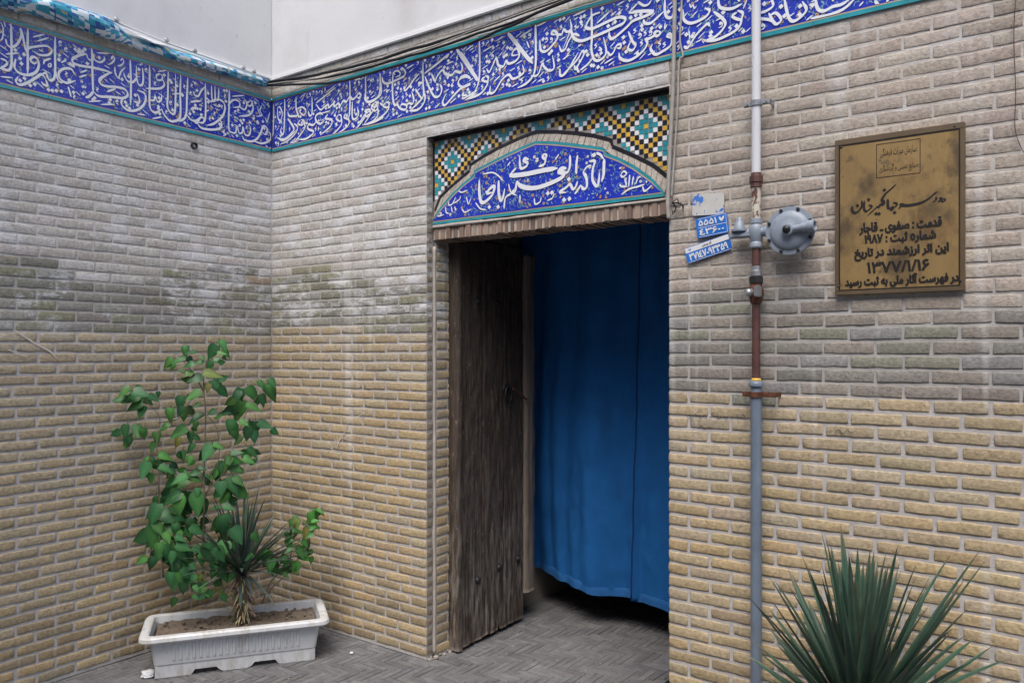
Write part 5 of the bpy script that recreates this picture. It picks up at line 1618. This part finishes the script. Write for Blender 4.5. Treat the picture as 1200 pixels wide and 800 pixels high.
for j in range(n2 + 1):
    for i in range(n1 + 1):
        s, d = -.375 + .75 * i / n1, -.136 + .272 * j / n2
        z = .178 + fbm(s * 9, d * 9, 2) * .011 + fbm(s * 35, d * 35, 7) * .007
        vs.append(pw(s, d, z))
for j in range(n2):
    for i in range(n1):
        a = j * (n1 + 1) + i
        fs.append((a, a + 1, a + n1 + 2, a + n1 + 1))
so.add(vs, fs)
tag(so.build('soil', M['soil'], pn, True), kind=None)
k_ = MB()
for i in range(90):
    bm = bmesh.new()
    bmesh.ops.create_icosphere(bm, subdivisions=1, radius=rnd.uniform(.004, .012))
    o_ = pw(rnd.uniform(-.36, .36), rnd.uniform(-.125, .125), .185)
    for v in bm.verts: v.co = o_ + Vector([v.co[q] * rnd.uniform(.6, 1.2) for q in range(3)])
    k_.bm(bm)
tag(k_.build('soil_clods', M['soil'], pn), kind='stuff')

def leaf_shape(p, d, nrm, L, W, droop, col, mb, fold=.25):
    """heart-shaped blade from its base p along d"""
    d = d.normalized()
    side = d.cross(nrm).normalized()
    nrm = side.cross(d).normalized()
    prof = [(0, .0), (-.06, .26), (.06, .44), (.22, .52), (.42, .46), (.62, .32), (.82, .14), (1.0, 0)]
    mids = [0, .02, .10, .24, .42, .62, .82, 1.0]
    V, K = [], []
    for (t, w), mt in zip(prof, mids):
        for sg in (-1, 0, 1):
            tt = mt if sg == 0 else t
            bend = -droop * tt * tt * L
            up = (fold * abs(w) * W + .012 * math.sin(tt * 9 + sg) * L * .3) if sg else 0
            V.append(p + d * tt * L + side * sg * w * W + nrm * (bend + up))
            K.append(tuple(c * (1.0 if sg else 1.55) for c in col))
    F = []
    for i in range(len(prof) - 1):
        a = i * 3
        F += [(a, a + 1, a + 4, a + 3), (a + 1, a + 2, a + 5, a + 4)]
    mb.add(V, F, K)

def leafy(root, data, depth_fn, seed, size=1., greens=None, skip=0):
    r = random.Random(seed)
    mb = MB()
    for q in data.split(';'):
        s, z, L, ang = [float(x) for x in q.split(',')]
        s, z, L = s / 1000, z / 1000, L / 1000 * 1.12 * size
        a = R(ang)
        dep = depth_fn(s, z, r)
        out = r.uniform(-.1, .75)
        d = (a_ax * math.cos(a) + Z * math.sin(a) + n_ax * out * .6).normalized()
        nrm = (n_ax * 1.0 + Z * r.uniform(.3, 1.3) + a_ax * r.uniform(-.5, .5)).normalized()
        c = r.choice(greens) if r.random() > .02 else r.choice(GRD)
        q_ = r.uniform(.75, 1.25)
        c = tuple(x * q_ for x in c)
        ctr = pw(s, dep, z)
        leaf_shape(ctr - d * L * .5, d, nrm, L, L * r.uniform(.55, .74), r.uniform(0, .6), c, mb, r.uniform(.05, .35))
        b = ctr - d * L * .5
        back = b - d * L * .35 - n_ax * .01 + Z * .008
        mb.tube([b, (b + back) / 2 + Z * .004, back], .0011, 5, (.10, .12, .05))
    o = mb.build('foliage', M['leaf'], root, True, True)
    return o
lp = thing('leafy_shrub', 'tall leafy shrub with broad heart-shaped green leaves growing in the planter', 'plant', pw(-.1, -.02, .18))
GRD = [(.16, .15, .04), (.12, .16, .04)]
GR = [(.036, .128, .040), (.032, .112, .040), (.044, .145, .040), (.028, .096, .036), (.060, .175, .042)]
def dep1(s, z, r): return -.05 + r.uniform(-.07, .09) + max(0, .80 - z) * .55
leafy(lp, TRACE['leafA'], dep1, 11, .97, GR)
# low clusters that lean forward over the box
lowc = []
r = random.Random(41)
for cs, cz, rs, rz, n_, lo_, hi_ in ((-.24, .50, .10, .13, 26, 48, 78), (-.04, .50, .10, .10, 22, 45, 72), (-.17, .37, .10, .05, 16, 32, 50), (-.30, .62, .06, .10, 10, 60, 90)):
    for _ in range(n_):
        lowc.append('%d,%d,%d,%d' % ((cs + rs * r.gauss(0, .5)) * 1000, (cz + rz * r.gauss(0, .5)) * 1000, r.uniform(lo_, hi_), r.uniform(-150, -20)))
leafy(lp, ';'.join(lowc), lambda s, z, r: .03 + r.uniform(-.07, .06), 43, .95, GR)
# a second, inner layer of smaller leaves fills the crown
ex = []
r = random.Random(77)
base = [tuple(float(x) for x in q.split(',')) for q in TRACE['leafA'].split(';')]
mb2 = MB()
for (s, z, L, ang) in base:
    for _ in range(1 if z > 1000 else 2):
        if r.random() > .75: continue
        d = (a_ax * math.cos(R(ang + r.uniform(-70, 70))) + Z * math.sin(R(ang + r.uniform(-60, 40))) + n_ax * r.uniform(-.5, .2)).normalized()
        p = pw(s / 1000 + r.uniform(-.03, .03), -.10 + r.uniform(-.05, .04), z / 1000 + r.uniform(-.03, .03))
        ll = L / 1000 * r.uniform(.6, .95)
        leaf_shape(p, d, (n_ax + Z * r.uniform(-.2, 1)).normalized(), ll, ll * .7, .2, tuple(x * r.uniform(.6, 1.1) for x in r.choice(GR)), mb2)
mb2.build('inner_foliage', M['leaf'], lp, True, True)
for q, line in enumerate(TRACE['stem']):
    P = [tuple(float(x) / 1000 for x in t.split(',')) for t in line.split()]
    P = [pw(a, -.055 - .01 * (q % 3), max(b, .165)) for a, b in P]
    P = smooth_path(P, 6)
    k_ = MB()
    n = len(P)
    r0 = .0065 if q == 0 else .005 if q == 1 else .0035
    k_.tube(P, [r0 * (1 - .7 * i / n) for i in range(n)], 7)
    k_.build('stem', M['bark'], lp, True)
cp = thing('creeping_shrub', 'small bushy plant with little bright green leaves at the right planter end', 'plant', pw(.24, -.02, .18))
GR2 = [(.04, .14, .03), (.05, .17, .035), (.032, .11, .03), (.06, .19, .04)]
leafy(cp, TRACE['leafB'], lambda s, z, r: -.02 + r.uniform(-.06, .05), 12, .95, GR2)
leafy(cp, ';'.join('%d,%d,%d,%d' % (float(q.split(',')[0]) + r.uniform(-26, 26), float(q.split(',')[1]) + r.uniform(-24, 24), 42, r.uniform(-160, 20)) for q in TRACE['leafB'].split(';') for _ in (0, 1, 2)), lambda s, z, r: -.03 + r.uniform(-.07, .05), 13, .95, GR2)
for line in TRACE['stemB']:
    P = [tuple(float(x) / 1000 for x in t.split(',')) for t in line.split()]
    P = smooth_path([pw(a, -.03, max(b, .165)) for a, b in P], 6)
    k_ = MB(); k_.tube(P, [.004 * (1 - .6 * i / len(P)) for i in range(len(P))], 6); k_.build('stem', M['bark'], cp, True)

def blade(mb, p, d, L, W, droop, col, side_hint=None, fold=.35, twist=0, brown=True):
    d = d.normalized()
    side = d.cross(Z)
    if side.length < .05: side = Vector((1, 0, 0))
    side.normalize()
    side = Matrix.Rotation(twist, 3, d) @ side
    n = 10
    V, F, K = [], [], []
    dry = max(.80, 1 - .14 * abs(math.sin(p.x * 999 + d.x * 77 + L * 50)))
    q = p.copy()
    dd = d.copy()
    for i in range(n + 1):
        t = i / n
        w = W * (0.62 + .5 * math.sin(min(1, t * 1.5) * math.pi * .55)) * (1 - t) ** .62 if t < 1 else 0
        w = max(w, .0004)
        nr = side.cross(dd).normalized()
        if nr.z < 0: nr = -nr
        V += [q - side * w / 2 + nr * w * fold * .5, q, q + side * w / 2 + nr * w * fold * .5]
        cc = lerp3(col, (.16, .12, .07), min(1, max(0, (t - dry) / .08)))
        pale = lerp3(cc, (.30, .30, .20), .22 if brown else 0)
        K += [pale, cc, pale]
        q = q + dd * (L / n)
        dd = (dd + Vector((0, 0, -droop / n)) * (t + .2)).normalized()
    for i in range(n):
        a = i * 3
        F += [(a, a + 1, a + 4, a + 3), (a + 1, a + 2, a + 5, a + 4)]
    mb.add(V, F, K)

# small yucca in the planter
yb = pw(.028, -.01, .185)
yc = pw(.020, -.01, .430)
ys = thing('yucca', 'small spiky yucca with a pale shaggy trunk growing in the white planter', 'plant', yb)
k_ = MB()
k_.tube([yb - Z * .02, yb + (yc - yb) * .5, yc], [.032, .033, .027], 10)
k_.build('trunk', M['bark'], ys, True)
mb = MB()
r = random.Random(5)
for i in range(210):
    t = r.uniform(0.0, 1)
    p = yb + (yc - yb) * t
    a = r.uniform(0, 6.28)
    o_ = Vector((math.cos(a), math.sin(a), 0))
    p = p + o_ * .029
    blade(mb, p, (o_ * .8 + Z * r.uniform(-.9, .5)), r.uniform(.035, .07), .010, 2.6, tuple(c * r.uniform(.6, 1.35) for c in (.42, .34, .22)), twist=r.uniform(-1, 1))
mb.build('dry_husks', M['blade'], ys, True, True)
mb = MB()
DB = [(.038, .085, .066), (.032, .070, .058), (.045, .10, .074), (.027, .058, .050)]
for i in range(92):
    a = r.uniform(0, 6.28)
    el = (1.45 - 1.35 * r.random() ** 1.1) if i > 8 else r.uniform(-.3, .15)
    d = Vector((math.cos(a) * math.cos(el), math.sin(a) * math.cos(el), math.sin(el)))
    d = (d + Z * .15).normalized()
    blade(mb, yc + Z * r.uniform(-.02, .03) + Vector((d.x, d.y, 0)) * .012, d, r.uniform(.30, .44), .026, r.uniform(.05, .6), tuple(c * r.uniform(.8, 1.25) for c in r.choice(DB)))
for s, z, L in ((.62, -.40, .26), (-.05, -.9, .17), (1.0, .10, .26), (-1., .02, .25), (.9, .5, .3)):
    blade(mb, yc, a_ax * s + Z * z + n_ax * .55, L, .026, .9, (.075, .13, .12))
mb.build('blades', M['blade'], ys, True, True)

# large yucca in the foreground
fb = Vector((3.335, -.32, 0))
fc = Vector((3.335, -.32, .36))
yk = thing('yucca', 'large dark green yucca with stiff sword leaves in the foreground at right', 'plant', fb)
k_ = MB()
k_.tube([fb - Z * .0, fb + Z * .18, fc + Z * .04], [.05, .042, .036], 12)
k_.build('trunk', M['bark'], yk, True)
mb = MB()
r = random.Random(19)
DG = [(.028, .082, .058), (.023, .068, .050), (.034, .095, .065), (.020, .057, .045), (.040, .105, .075)]
cr_ = Vector((.807, .590, 0))      # along the facade as seen from the street
fr_ = Vector((.590, -.807, 0))
nb = 112
for i in range(nb):
    t = (i + .5) / nb
    el = R(88 - 66 * t + r.uniform(-7, 7))
    a = i * 2.39996 + r.uniform(-.2, .2)
    d = Vector((math.cos(a) * math.cos(el), math.sin(a) * math.cos(el), math.sin(el)))
    L = r.uniform(.47, .60) * (1.0 if el > .9 else .80)
    sd_ = d.x * cr_.x + d.y * cr_.y
    if sd_ < -.5: L *= .88
    if sd_ > .4: L *= 1.12
    p = fc + Z * (.06 * (1 - t) - .02) + Vector((d.x, d.y, 0)) * .025
    if d.y > .2: L = min(L, max(.2, (.30) / d.y))      # stay clear of the wall
    q_ = r.uniform(.75, 1.3)
    blade(mb, p, d, L, r.uniform(.036, .052), r.uniform(-.10, .45), tuple(c * q_ for c in r.choice(DG)), fold=r.uniform(.25, .6), twist=r.uniform(-.35, .35))
mb.build('blades', M['blade'], yk, True, True)
yp = MB()
yp.lathe(fb, Z, [(.0, .11), (.004, .115), (.15, .15), (.152, .165), (.185, .168), (.187, .15), (.165, .147)], 32)
tag(auto_smooth(yp.build('flower_pot', M['terracotta'])), 'round clay pot at the foot of the large foreground yucca', 'pot')

# ------------------------------------------------------------------ small things on the ground
dg_ = thing('drain_grate', 'small metal drain cover in the paving at the right door jamb', 'drain', (2.44, .45, 0))
k_ = MB()
k_.box((2.335, .40, -.004), (2.53, .60, .004), bev=.001)
k_.build('cover_plate', M['galv'], dg_)
k_ = MB()
for a in ((2.318, .385, -.004, 2.545, .3985, .007), (2.318, .6015, -.004, 2.545, .613, .007), (2.318, .400, -.004, 2.3335, .600, .007)):
    k_.box(a[:3], a[3:])
k_.build('drain_frame', M['dark'], dg_)
def scrap(name, label, c, s, seed, mat='litter'):
    r = random.Random(seed)
    bm = bmesh.new()
    bmesh.ops.create_icosphere(bm, subdivisions=3, radius=s)
    for v in bm.verts:
        f = 1 + .55 * fbm(v.co.x * 50 + seed, v.co.y * 50, v.co.z * 50)
        v.co = Vector((v.co.x * f, v.co.y * f, max(-.2 * s, v.co.z * f * .6))) + Vector(c)
    k = MB()
    k.bm(bm)
    return tag(k.build(name, M[mat]), label, 'litter')
scrap('plastic_scrap', 'crumpled pale plastic scrap on the paving by the planter foot', (.30, -.93, .012), .03, 3)
scrap('pebble', 'tiny white pebble on the paving between planter and doorway', (.865, -.165, .006), .010, 8)
k_ = MB()
for i in range(46):
    bm = bmesh.new()
    bmesh.ops.create_icosphere(bm, subdivisions=1, radius=rnd.uniform(.002, .006))
    while True:
        p = Vector((rnd.uniform(.05, 3.2), rnd.uniform(-1.6, .7), .002))
        if p.y < -.01 or DX0 + .06 < p.x < DX1 - .05: break
    for v in bm.verts: v.co = p + Vector([v.co[q] * rnd.uniform(.5, 1.2) for q in range(3)])
    k_.bm(bm)
tag(k_.build('grit', M['bead']), kind='stuff', label='loose grit and mortar crumbs scattered on the paving', cat='grit')
# a dark ring added to stand in for a broken hole in the side wall
k_ = MB()
k_.lathe((-.004, -.506, 2.652), X, [(0, .019), (.016, .018), (.017, .013), (.002, .012)], 14)
k_.build('hole_ring', M['iron'], wl)
# scratches and pencil scribble on the bricks
def marks(name, lines, O, U, N, unit, mat, parent, d=.0062):
    V, F = ribbons(lines, unit)
    obj_from(name, on_plane([(a, b, c + d) for a, b, c in V], O, U, N), F, M[mat], parent)
marks('pale_scratches', TRACE['sc1'], (0, 0, 0), X, -Y, .010, 'scratch', wf)
marks('pencil_scribble', TRACE['sc2'], (0, 0, 0), X, -Y, .0032, 'pencil', wf)
marks('pale_scratches', TRACE['sc3'], (0, 0, 0), -Y, X, .012, 'scratch', wl)
